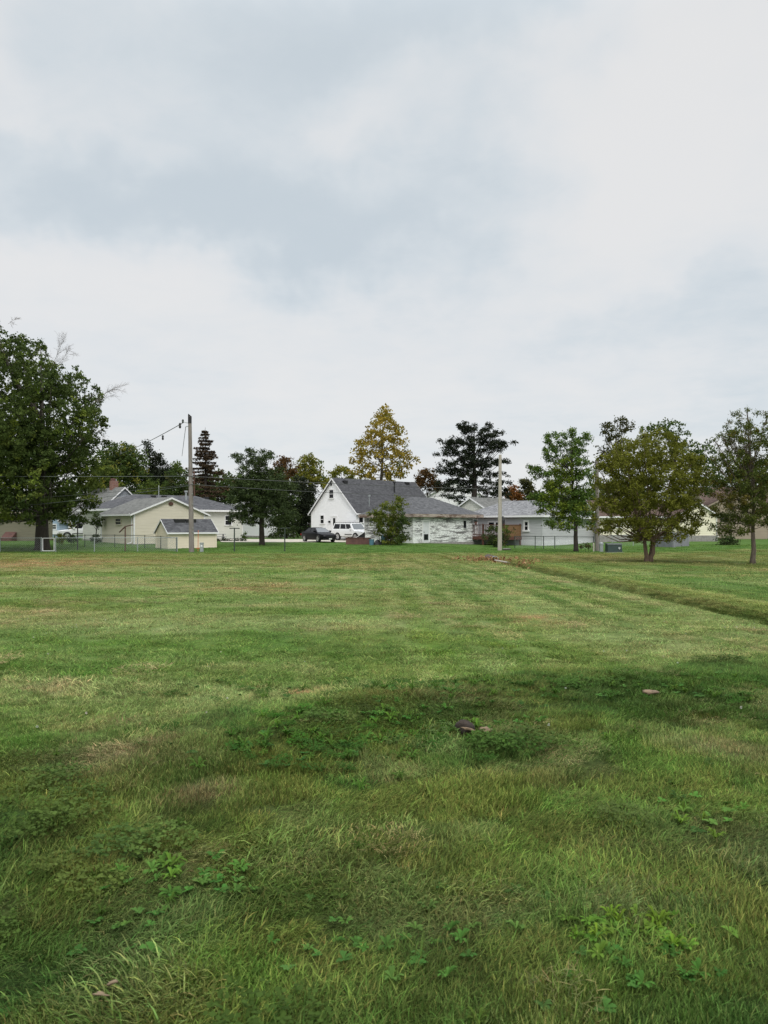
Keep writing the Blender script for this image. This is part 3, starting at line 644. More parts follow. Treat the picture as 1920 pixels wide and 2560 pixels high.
# --- yellow house and tan house, right
yh = House('house', 'pale yellow house with a brown roof seen through the multi stemmed tree', 'house', (X_(1500, 86), 86), 11.9, 8.0, 2.5, 4.2, ang=4, zb=-.1)
yh.walls(M['yellow'], 'x', .22, .015, foundation=M['found'], zf=.35); yh.roof(M['roofbrown'], 'x', .4, .3, .14, M['trim'])
yh2 = House('', '', '', (X_(1500, 86), 86), 4.4, 3.0, 2.5, 3.9, ang=4, root=yh.root, off=(7.6, -3.0), zb=-.1); yh2.walls(M['yellow'], 'y', .22, .015, name='wing_wall', foundation=M['found'], zf=.35); yh2.roof(M['roofbrown'], 'y', .35, .25, .12, M['trim'], name='wing_roof')
yh.opening('window', 'y', 1541, 1552, 1300, 1318); yh.opening('window', 'y', 1590, 1603, 1300, 1318); yh2.downspout(M['trim'], 'y', 4.3, 2.4, .25)
th_ = House('house', 'tan house with a broad brown gable at the right edge behind the slender tree', 'house', (X_(1775, 97), 97), 16.0, 9.0, 4.0, 6.3, ang=2, zb=0)
th_.walls(M['tan'], 'x', .25, .015, foundation=M['found'], zf=.2); th_.roof(M['roofbrown'], 'x', .5, .4, .15, M['tan'])
th3 = House('', '', '', (X_(1775, 97), 97), 7.0, 2.5, 4.0, 5.7, ang=2, root=th_.root, off=(-1.0, -2.5), zb=0); th3.walls(M['tan'], 'y', .25, .015, name='wing_wall'); th3.roof(M['roofbrown'], 'y', .5, .3, .14, M['tan'], name='wing_roof')
th_.opening('window', 'y', 1905, 1925, 1290, 1310, M['tan']); th3.opening('window', 'y', 1800, 1820, 1285, 1305, M['tan'])

# ---------------------------------------------------------------- deck
dk = empty('deck', (*(rh.O), 0), R(45), 'red brown raised timber deck with a railing in front of the ranch house', 'deck')
FZ, RZ = .28, 1.55
X0, X1, Y0, Y1 = -3.1, -.05, 2.6, 9.0
v = MB()
for i in range(22): xx = X0 + (X1 - X0) * i / 22; v.box(xx, Y0, FZ - .04, xx + (X1 - X0) / 22 - .012, Y1, FZ)
v.build('floor', M['deck'], dk)
v = MB(); v.box(X0 - .03, Y0 - .04, FZ - .34, X0 - .003, Y1, FZ + .01); v.box(X0, Y0 - .04, FZ - .34, X1, Y0 - .003, FZ + .01); v.build('skirt_board', M['deck'], dk)
v = MB(); v.box(X0 - .06, Y0 - .06, RZ - .06, X0 + .1, Y1, RZ); v.box(X0 + .1, Y0 - .06, RZ - .06, X1, Y0 + .1, RZ); v.box(X0, Y0 + .1, FZ + .14, X0 + .04, Y1, FZ + .22); v.build('rail', M['deck'], dk)
v = MB()
for i in range(30): yy = Y0 + .15 + (Y1 - Y0 - .2) * i / 30; v.box(X0 + .005, yy, FZ, X0 + .035, yy + .05, RZ - .06)
v.build('baluster_row', M['deck'], dk)
v = MB()
for i in range(14): xx = X0 + .1 + (X1 - X0 - .1) * i / 14; v.box(xx, Y0 - .02, FZ + .005, xx + .15, Y0 + .02, RZ - .063)
v.build('side_boards', M['decklight'], dk)
for xx, yy in ((X0 + .05, Y0 + .05), (X0 + .05, 5.4), (X0 + .05, 8.6), (X1 - .15, Y0 + .05), (X1 - .2, 5.4)):
    v = MB().box(xx - .07, yy - .07, -1.1, xx + .07, yy + .07, FZ - .05); v.box(xx - .055, yy - .055, FZ + .003, xx + .055, yy + .055, RZ + .08); v.build('post', M['deck'], dk)
for k, yy in enumerate((6.35, 7.35)):
    o = empty('flower_pot', (*( (rh.O[0] + (X0 + .02) * .7071 - yy * .7071), (rh.O[1] + (X0 + .02) * .7071 + yy * .7071)), RZ), 0, ['dark pot on the deck rail nearer the peeling garage', 'dark pot on the deck rail nearer the pale wooden pole'][1 - k], 'flower pot', 'pots on the deck rail')
    MB().lathe([(0, 0), (.12, 0), (.17, .3), (.14, .3), (.12, .24), (0, .24)], seg=12).build('pot', M['rust'], o)
    t_ = MB()
    for i in range(26):
        a, l = random.uniform(0, 6.28), random.uniform(.1, .3); e = Vector((math.cos(a) * .17, math.sin(a) * .17, .24 + l)); t_.tube([(math.cos(a) * .05, math.sin(a) * .05, .22), e], [.01, .03], 4)
    t_.build('plant', M['greenbox'], o)
ux, uy, uz = rh.O[0] + (X1 - 1.1) * .7071 - 4.2 * .7071, rh.O[1] + (X1 - 1.1) * .7071 + 4.2 * .7071, FZ
um = empty('patio_umbrella', (ux, uy, uz), 0, 'folded dark patio umbrella standing upright on the wooden deck', 'umbrella')
MB().lathe([(0, 0), (.28, 0), (.28, .06), (.05, .1), (.05, .16), (0, .16)], seg=14).build('base', M['black'], um); MB().tube([(0, 0, .1), (0, 0, 2.2)], .025, 8).build('pole', M['blackmetal'], um)
u_ = MB(); u_.lathe([(.05, .8), (.2, .78), (.22, 1.1), (.2, 1.7), (.1, 2.1), (0, 2.2)], seg=10); u_.build('canopy', M['black'], um)

# ---------------------------------------------------------------- cars
def make_car(name, label, cat, loc, rz, kind):
    root = empty(name, loc, rz, label, cat); paint = M['carblack'] if kind == 'sedan' else M['carwhite']
    if kind == 'sedan':
        Ln, Wd = 4.85, .92; wb = (1.42, -1.43); wr = .335
        st = [(-2.42, .60, .42, .82), (-2.36, .80, .30, .98), (-2.0, .89, .22, 1.04), (-1.4, .92, .2, 1.0), (-.4, .93, .2, .97), (.6, .93, .2, .96), (1.3, .91, .2, .93), (1.9, .86, .2, .86), (2.25, .76, .22, .77), (2.40, .55, .30, .66)]
        cab = dict(x=(-1.95, -1.05, .25, 1.15), zb=.97, zt=1.45, wb=.83, wt=.58)
    else:
        Ln, Wd = 5.2, 1.0; wb = (1.55, -1.45); wr = .40
        st = [(-2.6, .90, .55, 1.15), (-2.52, .98, .42, 1.22), (-2.0, 1.0, .36, 1.22), (-1.0, 1.0, .36, 1.2), (.3, 1.0, .36, 1.18), (1.1, 1.0, .36, 1.16), (1.3, .99, .36, 1.15), (1.9, .97, .36, 1.1), (2.4, .93, .38, 1.05), (2.58, .82, .5, .95)]
        cab = dict(x=(-2.5, -2.25, .55, 1.22), zb=1.17, zt=1.88, wb=.95, wt=.78)
    mb = MB(); k = 10
    for x, w_, zb, zt in st:
        mid = zb + (zt - zb) * .55
        half = [(w_ * .80, zb), (w_ * .96, zb + .10), (w_, mid), (w_ * .96, zt - .07), (w_ * .80, zt)]
        mb.v += [(x, -a, b) for a, b in half] + [(x, a, b) for a, b in reversed(half)]
    for i in range(len(st) - 1):
        for j in range(k): j2 = (j + 1) % k; mb.f.append((i * k + j, (i + 1) * k + j, (i + 1) * k + j2, i * k + j2))
    mb.f.append(tuple(range(k))); mb.f.append(tuple((len(st) - 1) * k + j for j in reversed(range(k))))
    # cabin
    c = cab; xr, xrt, xft, xf = c['x']; zm = c['zb'] - .06
    Lb = [(xr, -c['wb'], zm), (xf, -c['wb'], zm), (xf, c['wb'], zm), (xr, c['wb'], zm)]; Lt = [(xrt, -c['wt'], c['zt']), (xft, -c['wt'], c['zt'] - .02), (xft, c['wt'], c['zt'] - .02), (xrt, c['wt'], c['zt'])]
    mb.hexa(Lb + Lt); xm = (xrt + xft) / 2
    mb.hexa([(xrt + .1, -c['wt'] * .9, c['zt']), (xft - .1, -c['wt'] * .9, c['zt'] - .015), (xft - .1, c['wt'] * .9, c['zt'] - .015), (xrt + .1, c['wt'] * .9, c['zt']), (xrt + .4, -c['wt'] * .6, c['zt'] + .035), (xft - .4, -c['wt'] * .6, c['zt'] + .03), (xft - .4, c['wt'] * .6, c['zt'] + .03), (xrt + .4, c['wt'] * .6, c['zt'] + .035)])
    bd = mb.build('body', paint, root, True)
    md = bd.modifiers.new('edges', 'EDGE_SPLIT'); md.split_angle = R(38)
    def pane(A, B, C, D_, s0, s1, t0, t1, nm, mt, off):
        """a pane inside the quad A B C D (A-B below, D-C above)"""
        A, B, C, D_ = map(Vector, (A, B, C, D_)); f = lambda s_, t_: (A.lerp(B, s_)).lerp(D_.lerp(C, s_), t_) + off
        q = [f(s0, t0), f(s1, t0), f(s1, t1), f(s0, t1)]; return MB().prism(q, off * -.6).build(nm, mt, root)
    for sd in (0, 1):
        if sd == 0: A, B, C, D_, o = Lb[0], Lb[1], Lt[1], Lt[0], Vector((0, -.012, .006))
        else: A, B, C, D_, o = Lb[3], Lb[2], Lt[2], Lt[3], Vector((0, .012, .006))
        for s0, s1 in (((.06, .36), (.40, .66), (.69, .93)) if kind == 'suv' else ((.12, .47), (.51, .87))): pane(A, B, C, D_, s0, s1, .2, .88, 'side_window', M['glass'], o)
    pane(Lb[1], Lb[2], Lt[2], Lt[1], .05, .95, .12, .94, 'windscreen', M['windshield'], Vector((.014, 0, .012)))
    pane(Lb[3], Lb[0], Lt[0], Lt[3], .06, .94, .2, .92, 'rear_window', M['glass'], Vector((-.014, 0, .012)))
    zh = .62 if kind == 'sedan' else .88; xe = st[-2][0] - .02; we = st[-2][1]
    for sd in (-1, 1):
        MB().hexa([(xe - .26, sd * (we + .055), zh - .06), (xe + .12, sd * (we * .66), zh - .07), (xe + .05, sd * (we * .55), zh - .06), (xe - .3, sd * (we - .06), zh - .06), (xe - .3, sd * (we + .045), zh + .09), (xe + .07, sd * (we * .66), zh + .08), (xe + .02, sd * (we * .55), zh + .08), (xe - .3, sd * (we - .06), zh + .1)]).build('headlight', M['lens'], root)
        MB().box(st[0][0] - .015, sd * .72 - .14, st[0][3] - .16, st[0][0] + .14, sd * .72 + .14, st[0][3] + .0).build('tail_light', M['red'], root)
        xm_ = xf - .42; MB().box(xm_ - .09, sd * (c['wb'] + .08) - .10, c['zb'] + .02, xm_ + .09, sd * (c['wb'] + .08) + .10, c['zb'] + .18).build('mirror', paint, root)
        for xw in wb:
            MB().lathe([(wr * .62, sd * (Wd - .19)), (wr * 1.14, sd * (Wd - .17)), (wr * 1.14, sd * (Wd + .004)), (wr * .62, sd * (Wd + .004))], (xw, 0, wr + .01), 'y', 24).build('wheel_arch', M['black'], root)
            wroot = MB().lathe([(wr * .6, sd * (Wd - .21)), (wr * .96, sd * (Wd - .21)), (wr, sd * (Wd - .17)), (wr, sd * (Wd - .02)), (wr * .95, sd * (Wd + .016)), (wr * .66, sd * (Wd + .016))], (xw, 0, wr), 'y', 24).build('wheel', M['rubber'], root, True)
            rm = MB().lathe([(0, sd * (Wd - .02)), (.05, sd * (Wd + .014)), (.06, sd * (Wd + .0))], (xw, 0, wr), 'y', 12); rm.lathe([(wr * .56, sd * (Wd + .0)), (wr * .68, sd * (Wd + .018)), (wr * .68, sd * (Wd - .05)), (wr * .56, sd * (Wd - .05))], (xw, 0, wr), 'y', 24)
            for a in range(5):
                an = a * 2 * math.pi / 5; rm.bar((xw + .04 * math.cos(an), sd * (Wd - .005), wr + .04 * math.sin(an)), (xw + wr * .6 * math.cos(an), sd * (Wd - .005), wr + wr * .6 * math.sin(an)), .05, .07)
            rm.build('rim', M['rim'], wroot)
    xg = st[-1][0]
    MB().box(xg - .06, -.45, zh - .17, xg + .012, .45, zh - .01).build('grille', M['black'], root)
    MB().box(xg - .02, -.16, zh - .36, xg + .03, .16, zh - .24).build('licence_plate', M['plate'], root)
    MB().box(xg - .22, -.75, .24, xg - .0, .75, .36).build('bumper_intake', M['black'], root)
    if kind == 'suv':
        for sd in (-1, 1):
            r_ = MB(); yy = sd * c['wt'] * .9; r_.tube([(xrt + .1, yy, c['zt'] + .01), (xrt + .25, yy, c['zt'] + .09), (xft - .25, yy, c['zt'] + .08), (xft - .1, yy, c['zt'] + .0)], .025, 6); r_.build('roof_rail', M['black'], root)
            MB().box(-.2, sd * 1.0 - .012, .62, 1.0, sd * 1.0 + .012, .70).build('side_moulding', M['black'], root)
    return root
def place(px, y): return (X_(px, y), y, gz1(X_(px, y), y))
DZ = .03
x, y, z = place(797, 79.5); make_car('car', 'black sedan parked on the drive in front of the white gabled house', 'car', (x, y, z + DZ), R(-56), 'sedan')
x, y, z = place(882, 84.6); make_car('sport_utility_vehicle', 'white sport utility vehicle with black windows parked behind the black sedan', 'car', (x, y, z + DZ), R(-47), 'suv')
x, y, z = place(206, 90); make_car('sport_utility_vehicle', 'white vehicle parked by the grey house, half hidden behind the clothesline pole', 'car', (x, y, z + DZ), R(196), 'suv')
# driveway sheet
ys = np.arange(78, 90.1, .6); xs = np.arange(-17, -1.4, .6); Xg, Yg = np.meshgrid(xs, ys)
Xg = Xg - (Yg - 80) * .25
V = np.stack([Xg, Yg, gz(Xg, Yg) + .03], -1).reshape(-1, 3); i = np.arange(len(xs) * len(ys)).reshape(len(ys), len(xs))
tag(mesh_np('driveway', V, np.stack([i[:-1, :-1], i[:-1, 1:], i[1:, 1:], i[1:, :-1]], -1).reshape(-1, 4), M['conc']), kind='structure')

# ---------------------------------------------------------------- poles, cables
def pole(name, label, px, pytop, y, r0, r1, mat, lean=0.0):
    x = X_(px, y); zb = gz1(x, y); zt = Z_(pytop, y)
    root = empty(name, (x, y, zb), 0, label, 'utility pole'); H = zt - zb
    mb = MB().tube([(lean * H * f, 0, -.3 if f == 0 else H * f) for f in (0, .25, .5, .75, 1)], [r0 + (r1 - r0) * f for f in (0, .25, .5, .75, 1)], 14); mb.build('shaft', mat, root, False)
    return root, Vector((x, y, zb)), H, lean
UP, up0, upH, upl = pole('utility_pole', 'tall grey wooden utility pole with hardware at its top beside the cream shed', 479, 1041, 59.5, .205, .13, M['pole'], -.013)
def at_pole(p0, H, lean, py, y): z = Z_(py, y); return Vector((p0.x + lean * (z - p0.z), p0.y, z))
top = at_pole(up0, upH, upl, 1041, 59.5)
l = lambda v: tuple(v - up0)
MB().prism([l(top + Vector((-.13, -.1, 0))), l(top + Vector((.13, -.1, 0))), l(top + Vector((-.1, -.1, .2)))], (0, .2, 0)).build('pole_cap', M['black'], UP)
MB().tube([l(top + Vector((0, 0, -.02))), l(top + Vector((0, 0, -.55)))], .142, 12).build('top_band', M['black'], UP)
a1 = at_pole(up0, upH, upl, 1058, 59.5); a2 = at_pole(up0, upH, upl, 1064, 59.5)
v = MB().tube([l(a1), l(a1 + Vector((-.28, -.05, .03))), l(a1 + Vector((-.5, -.1, .12)))], .03, 6).tube([l(a2), l(a2 + Vector((-.3, -.1, -.1)))], .03, 6); v.build('bracket', M['galv'], UP)
v = MB().lathe([(0, -.14), (.06, -.14), (.09, -.05), (.06, 0), (.09, .06), (.05, .14), (0, .14)], l(a1 + Vector((-.52, -.1, .14))), seg=10); v.build('insulator', M['greensteel'], UP)
v = MB()
for k, py in enumerate((1150, 1190, 1210, 1235, 1260, 1320, 1330)):
    q_ = at_pole(up0, upH, upl, py, 59.5); v.bar(l(q_ + Vector((.12, -.16, 0))), l(q_ + Vector((.2, -.2, .0))), .05)
v.build('bolt', M['galv'], UP)
v = MB(); qa, qb = at_pole(up0, upH, upl, 1178, 59.5), at_pole(up0, upH, upl, 1240, 59.5); v.tube([l(qa + Vector((.26, 0, 0))), l(qb + Vector((.28, 0, 0)))], .06, 6); v.build('conduit', M['brownsteel'], UP)
WP, wp0, wpH, wpl = pole('utility_pole', 'bleached slim wooden pole rising in front of the deck', 1249.5, 1137, 64.5, .19, .12, M['polepale'], .004)
EP, ep0, epH, epl = pole('utility_pole', 'weathered pole half hidden between the pine and the multi stemmed tree', 1493, 1150, 63, .19, .14, M['pole'], -.004)
def cable(label, pts, r=.02, mat='wire', sag=0.0):
    P = []
    for a, b in zip(pts[:-1], pts[1:]):
        a, b = Vector(a), Vector(b); n_ = max(4, int((b - a).length / 2))
        for i in range(n_): t = i / n_; P.append(a.lerp(b, t) + Vector((0, 0, -sag * 4 * t * (1 - t) * (b - a).length / 20)))
    P.append(Vector(pts[-1])); base = P[0]
    mb = MB().tube([p_ - base for p_ in P], r, 5, False); o = mb.build('cable', M[mat]); o.location = base; tag(o, label, 'cable', 'overhead cables'); return o
pt = lambda px, py, y: Vector((X_(px, y), y, Z_(py, y)))
ap = lambda py: at_pole(up0, upH, upl, py, 59.5) + Vector((0, -.17, 0))
cable('topmost level cable running from the left edge to the tall grey pole', [pt(-160, 1191, 58), ap(1191)], .021, 'wire', .02)
cable('middle thin cable rising from the left edge across the maple to the tall grey pole', [pt(-160, 1256, 62), ap(1212)], .014, 'wiredark', .18)
cable('lowest cable rising from the left edge past the maple trunk to the tall grey pole', [pt(-160, 1281, 60), ap(1214)], .016, 'wire', .22)
cable('upper cable from the tall grey pole to the bleached slim pole across the dark trees', [ap(1191), pt(1249, 1224, 64.5)], .022, 'wiredark', .07)
cable('lower cable crossing the white gable from the tall grey pole to the slim pole', [ap(1211), pt(1249, 1243, 64.5)], .018, 'wiredark', .16)
sc_ = cable('slack line with dark insulators dropping left from the top of the tall grey pole', [a1 + Vector((-.55, -.1, .0)), pt(300, 1135, 95)], .03, 'wire', .08)
for px, py, yy in ((450, 1064, 58.3), (407, 1094, 66)):
    v = MB().lathe([(0, -.2), (.07, -.2), (.1, -.06), (.06, 0), (.1, .07), (.06, .2), (0, .2)], tuple(pt(px, py, yy) - sc_.location), seg=8); v.build('insulator', M['black'], sc_)
cable('thin line falling almost straight down behind the tall grey pole top', [a2 + Vector((-.3, -.1, -.1)), pt(455, 1140, 80)], .022, 'wire', .0)

# ---------------------------------------------------------------- fences
def chain_fence(label, pts, h, postm, r=.03, mesh=True, gate=None, extra=None):
    """pts: ground positions of the posts"""
    root = empty('chain_link_fence', (pts[0][0], pts[0][1], gz1(*pts[0])), 0, label, 'fence', 'chain link fences'); o = Vector(root.location)
    G = [Vector((x, y, gz1(x, y))) - o for x, y in pts]; rail = MB(); net = MB()
    for i, p_ in enumerate(G):
        MB().tube([p_ + Vector((0, 0, -.2)), p_ + Vector((0, 0, h + (.06 if i not in () else 0)))], r * 1.3, 8).build('post', postm, root)
    for i, (a, b) in enumerate(zip(G[:-1], G[1:])):
        if gate == i:
            d = (b - a).normalized(); u = Vector((0, 0, 1)); A, B = a + d * .12, b - d * .12
            gt = MB().tube([A + u * .08, B + u * .08, B + u * (h - .02), A + u * (h - .02), A + u * .08], r * 1.15, 8).build('gate', M['trim'], root)
            MB().bar(A + u * h * .6 - d * .1, A + u * h * .6 + d * .02, .05).build('hinge', postm, gt); continue
        rail.tube([a + Vector((0, 0, h)), b + Vector((0, 0, h))], r * .9, 6); L_ = (b - a).length; d = (b - a) / L_
        if mesh:
            n_ = int(L_ / .16)
            for k in range(-int(h / .16), n_):
                for s_ in (1, -1):
                    t0, t1 = k * .16, k * .16 + h; za, zb_ = (0.03, h) if s_ > 0 else (h, .03)
                    if t0 < 0: za = za + (zb_ - za) * (-t0 / h); t0 = 0
                    if t1 > L_: zb_ = za + (zb_ - za) * (L_ - t0) / (t1 - t0); t1 = L_
                    if t1 - t0 > .05: net.tube([a + d * t0 + Vector((0, 0, za)), a + d * t1 + Vector((0, 0, zb_))], .0035, 3, False)
    rail.build('top_rail', postm, root)
    if mesh: net.build('wire_mesh', M['galv'], root)
    return root
fy = 60.5
chain_fence('pale chain link fence with a white framed gate along the back yard, left', [(X_(p_, fy), fy) for p_ in (-190, -95, 0, 103, 139, 236, 344, 443)], 1.1, M['galv'], .028, gate=3)
chain_fence('dark chain link fence running past the cream garage behind the pale fence', [(X_(212, 69), 69), (X_(287, 68.5), 68.5), (X_(362, 67), 67), (X_(402, 64.5), 64.5), (X_(441, 61), 61)], 1.1, M['greensteel'], .026)
chain_fence('low grey chain link fence in front of the pale grey ranch house', [(X_(1287, 74), 74), (X_(1338, 73), 73), (X_(1359, 72.5), 72.5), (X_(1387, 72), 72), (X_(1440, 71), 71), (X_(1484, 70), 70)], 1.15, M['greensteel'], .03)
chain_fence('faint wire fence behind the multi stemmed tree by the yellow house', [(X_(1530, 76), 76), (X_(1583, 75), 75), (X_(1640, 74), 74)], 1.1, M['galv'], .025)
# silvered board fence
pf = empty('board_fence', (X_(1640, 70), 70, gz1(X_(1640, 70), 70)), 0, 'silvered upright board fence behind the multi stemmed tree', 'fence'); o = Vector(pf.location)
C = [Vector((X_(1640, 71), 71, 0)), Vector((X_(1683, 67), 67, 0)), Vector((X_(1722, 69), 69, 0))]
for a, b in zip(C[:-1], C[1:]):
    n_ = int((b - a).length / .17); v = MB(); d = (b - a) / n_; nrm_ = Vector((d.y, -d.x, 0)).normalized()
    for i in range(n_):
        p0 = a + d * i; p1 = a + d * (i + .92); zz = gz1(p0.x, p0.y) - o.z; hh = random.uniform(1.25, 1.42); w_ = nrm_ * .02
        q_ = lambda p_, z_, s_: (p_.x - o.x + w_.x * s_, p_.y - o.y + w_.y * s_, z_)
        v.hexa([q_(p0, zz - .05, 1), q_(p1, zz - .05, 1), q_(p1, zz - .05, -1), q_(p0, zz - .05, -1), q_(p0, zz + hh, 1), q_(p1, zz + hh - .03, 1), q_(p1, zz + hh - .03, -1), q_(p0, zz + hh, -1)])
    v.build('board_panel', M['greywood'], pf)
for p_ in C: MB().box(p_.x - o.x - .06, p_.y - o.y + .05, gz1(p_.x, p_.y) - o.z - .1, p_.x - o.x + .06, p_.y - o.y + .17, 1.45 + gz1(p_.x, p_.y) - o.z).build('post', M['greywood'], pf)

# ---------------------------------------------------------------- clothesline poles
def tpole(label, px, pybase, y, pytop, arm0, arm1, mat):
    x = X_(px, y); zb = gz1(x, y); zt = Z_(pytop, y); root = empty('clothesline_pole', (x, y, zb), 0, label, 'clothesline pole', 'clothesline poles')
    MB().tube([(0, 0, -.2), (0, 0, zt - zb)], .05, 8).build('post', mat, root)
    (pa, ya), (pb_, yb) = arm0, arm1; A = Vector((X_(pa, y) - x, .25, Z_(ya, y) - zb)); B = Vector((X_(pb_, y) - x, -.25, Z_(yb, y) - zb)); T = Vector((0, 0, zt - zb + .02))
    v = MB().bar(A, T, .09, .07).bar(T, B, .09, .07); v.build('crossarm', mat, root); return root
tpole('black clothesline pole with drooping arms in front of the white vehicle', 194, 1366, 64, 1310, (172, 1317), (217, 1307.5), M['blackmetal'])
tpole('black clothesline pole with a rusty crooked arm in front of the cream garage', 313, 1378, 62, 1317, (296, 1331), (335, 1312), M['brownsteel'])
tpole('green grey clothesline pole beside the picnic table', 586, 1374, 61.5, 1321, (573, 1321), (600, 1321), M['greensteel'])
tpole('green grey clothesline pole in the open lawn left of the black sedan', 712, 1374, 61.5, 1320.5, (699, 1321), (726, 1320), M['greensteel'])

# ---------------------------------------------------------------- small things
def boxthing(name, label, cat, px, y, parts, rz=0):
    x = X_(px, y); root = empty(name, (x, y, gz1(x, y)), rz, label, cat)
    for nm, mt, f in parts: mb = MB(); f(mb); mb.build(nm, M[mt], root)
    return root
boxthing('cable_pedestal', 'slim pale green cable pedestal at the foot of the tall grey pole', 'pedestal', 504.5, 59.8, [('housing', 'galv', lambda m: m.box(-.12, -.1, -.1, .12, .1, .62).box(-.14, -.12, .62, .14, .12, .74)), ('label_plate', 'trim', lambda m: m.box(-.07, -.115, .42, .07, -.103, .56))])
boxthing('marker_rod', 'thin orange marker rod leaning against the cream shed', 'rod', 495, 61.5, [('rod', 'orange', lambda m: m.tube([(0, 0, -.05), (-.1, .5, 1.7)], .025, 6)), ('foot', 'orange', lambda m: m.box(-.15, -.03, .22, .15, .03, .28))])
boxthing('transformer_box', 'dark green metal transformer cabinet on the lawn right of the pines', 'transformer', 1534, 58.5, [('cabinet', 'greenbox', lambda m: m.hexa([(-.55, -.4, -.05), (.55, -.4, -.05), (.55, .4, -.05), (-.55, .4, -.05), (-.53, -.3, .6), (.53, -.3, .6), (.53, .38, .64), (-.53, .38, .64)])), ('lid', 'greenbox', lambda m: m.hexa([(-.57, -.34, .6), (.57, -.34, .6), (.57, .42, .645), (-.57, .42, .645), (-.55, -.3, .68), (.55, -.3, .68), (.55, .4, .7), (-.55, .4, .7)])), ('warning_label', 'galv', lambda m: m.prism([(.22, -.395, .34), (.32, -.405, .22), (.42, -.395, .34), (.37, -.385, .42), (.27, -.385, .42)], (0, -.012, 0))), ('pad', 'found', lambda m: m.box(-.65, -.5, -.1, .65, .5, .04))])
boxthing('cable_pedestal', 'pale cable pedestal beside the green transformer cabinet', 'pedestal', 1503, 60, [('housing', 'galv', lambda m: m.lathe([(.16, -.1), (.16, .55), (.19, .56), (.19, .68), (.1, .74), (0, .75)], seg=12))])
boxthing('concrete_block', 'dark flat slab lying on the lawn at the foot of the slim pole', 'slab', 1267, 65.2, [('slab', 'iron', lambda m: m.box(-.33, -.25, -.05, .33, .25, .1)), ('lid', 'found', lambda m: m.box(-.3, -.2, .1, .28, .24, .16))])
boxthing('wooden_stake', 'short pale stake beside the weathered pole right of the pine', 'stake', 1484, 61.5, [('stake', 'polepale', lambda m: m.box(-.05, -.05, -.1, .05, .05, .62).hexa([(-.05, -.05, .62), (.05, -.05, .62), (.05, .05, .62), (-.05, .05, .62), (-.02, -.02, .7), (.02, -.02, .7), (.02, .02, .7), (-.02, .02, .7)]))])
boxthing('picnic_table', 'dark wooden picnic table against the ivory house wall', 'picnic table', 543, 84, [('table_top', 'greywood', lambda m: [m.box(-.9, -.38 + .16 * i, .68, .9, -.24 + .16 * i, .73) for i in range(5)]), ('bench', 'greywood', lambda m: m.box(-.9, -.85, .4, .9, -.58, .45)), ('bench', 'greywood', lambda m: m.box(-.9, .68, .4, .9, .95, .45)),
    ('leg_frame', 'black', lambda m: m.bar((-.65, -.8, 0), (-.65, .3, .68), .09).bar((-.65, .9, 0), (-.65, -.2, .68), .09).bar((-.65, -.85, .37), (-.65, .95, .37), .09)), ('leg_frame', 'black', lambda m: m.bar((.65, -.8, 0), (.65, .3, .68), .09).bar((.65, .9, 0), (.65, -.2, .68), .09).bar((.65, -.85, .37), (.65, .95, .37), .09))], R(20))
boxthing('raised_planter', 'low rusty brown timber planter box in front of the white vehicle', 'planter', 896, 74.5, [('side_board', 'rust', lambda m: m.box(-1.15, -.5, -.1, 1.15, -.44, .58).box(-1.15, .44, -.1, 1.15, .5, .58).box(-1.15, -.44, -.1, -1.09, .44, .58).box(1.09, -.44, -.1, 1.15, .44, .58)), ('rim_board', 'rust', lambda m: m.box(-1.2, -.55, .58, 1.2, -.4, .63).box(-1.2, .4, .58, 1.2, .55, .63)), ('soil', 'soil', lambda m: m.box(-1.09, -.44, 0, 1.09, .44, .45))], R(-6))
boxthing('plastic_tub', 'faded blue plastic tub at the right end of the brown planter', 'tub', 929, 73, [('tub', 'blueplastic', lambda m: m.lathe([(0, -.02), (.2, -.02), (.24, .5), (.27, .5), (.27, .54), (.21, .54), (.18, .05), (0, .05)], seg=16)), ('handle', 'trim', lambda m: m.tube([(-.24, 0, .5), (-.15, -.12, .38), (.15, -.12, .38), (.24, 0, .5)], .012, 5))])
boxthing('plastic_barrel', 'larger blue plastic barrel half behind the leafy bush', 'barrel', 960, 74.2, [('barrel', 'blueplastic', lambda m: m.lathe([(0, -.02), (.27, -.02), (.3, .15), (.3, .45), (.32, .47), (.3, .49), (.3, .8), (.27, .9), (0, .9)], seg=18)), ('lid', 'trim', lambda m: m.lathe([(.29, .88), (.29, .93), (.2, .96), (0, .96)], seg=18))])
boxthing('tarp_bundle', 'black crumpled tarp on the ground between the two blue containers', 'tarp', 944, 73.6, [('tarp', 'black', lambda m: m.lathe([(.5, -.04), (.42, .18), (.3, .26), (.18, .44), (.07, .42), (0, .5)], seg=9))])
boxthing('garden_hose', 'pale coil of garden hose resting above the black tarp', 'hose', 948, 74.0, [('coil', 'trim', lambda m: [m.tube([(.22 * math.cos(a * .5) * (1 + .03 * k), .1 + .02 * k, .62 + .2 * math.sin(a * .5)) for a in range(13)], .025, 5) for k in range(3)]), ('stand', 'black', lambda m: m.box(-.03, .12, -.05, .03, .18, .7))])
boxthing('utility_trailer_ramp', 'black triangular trailer ramp tilted against the peeling garage corner', 'ramp', 897, 76.3, [('plate', 'black', lambda m: m.prism([(-.75, 0, .22), (.62, 0, .22), (.62, 0, 1.12)], (0, .08, 0))), ('edge_rail', 'trim', lambda m: m.bar((-.8, -.02, .2), (.62, -.02, 1.16), .05).bar((-.8, -.02, .18), (.62, -.02, .18), .05))])
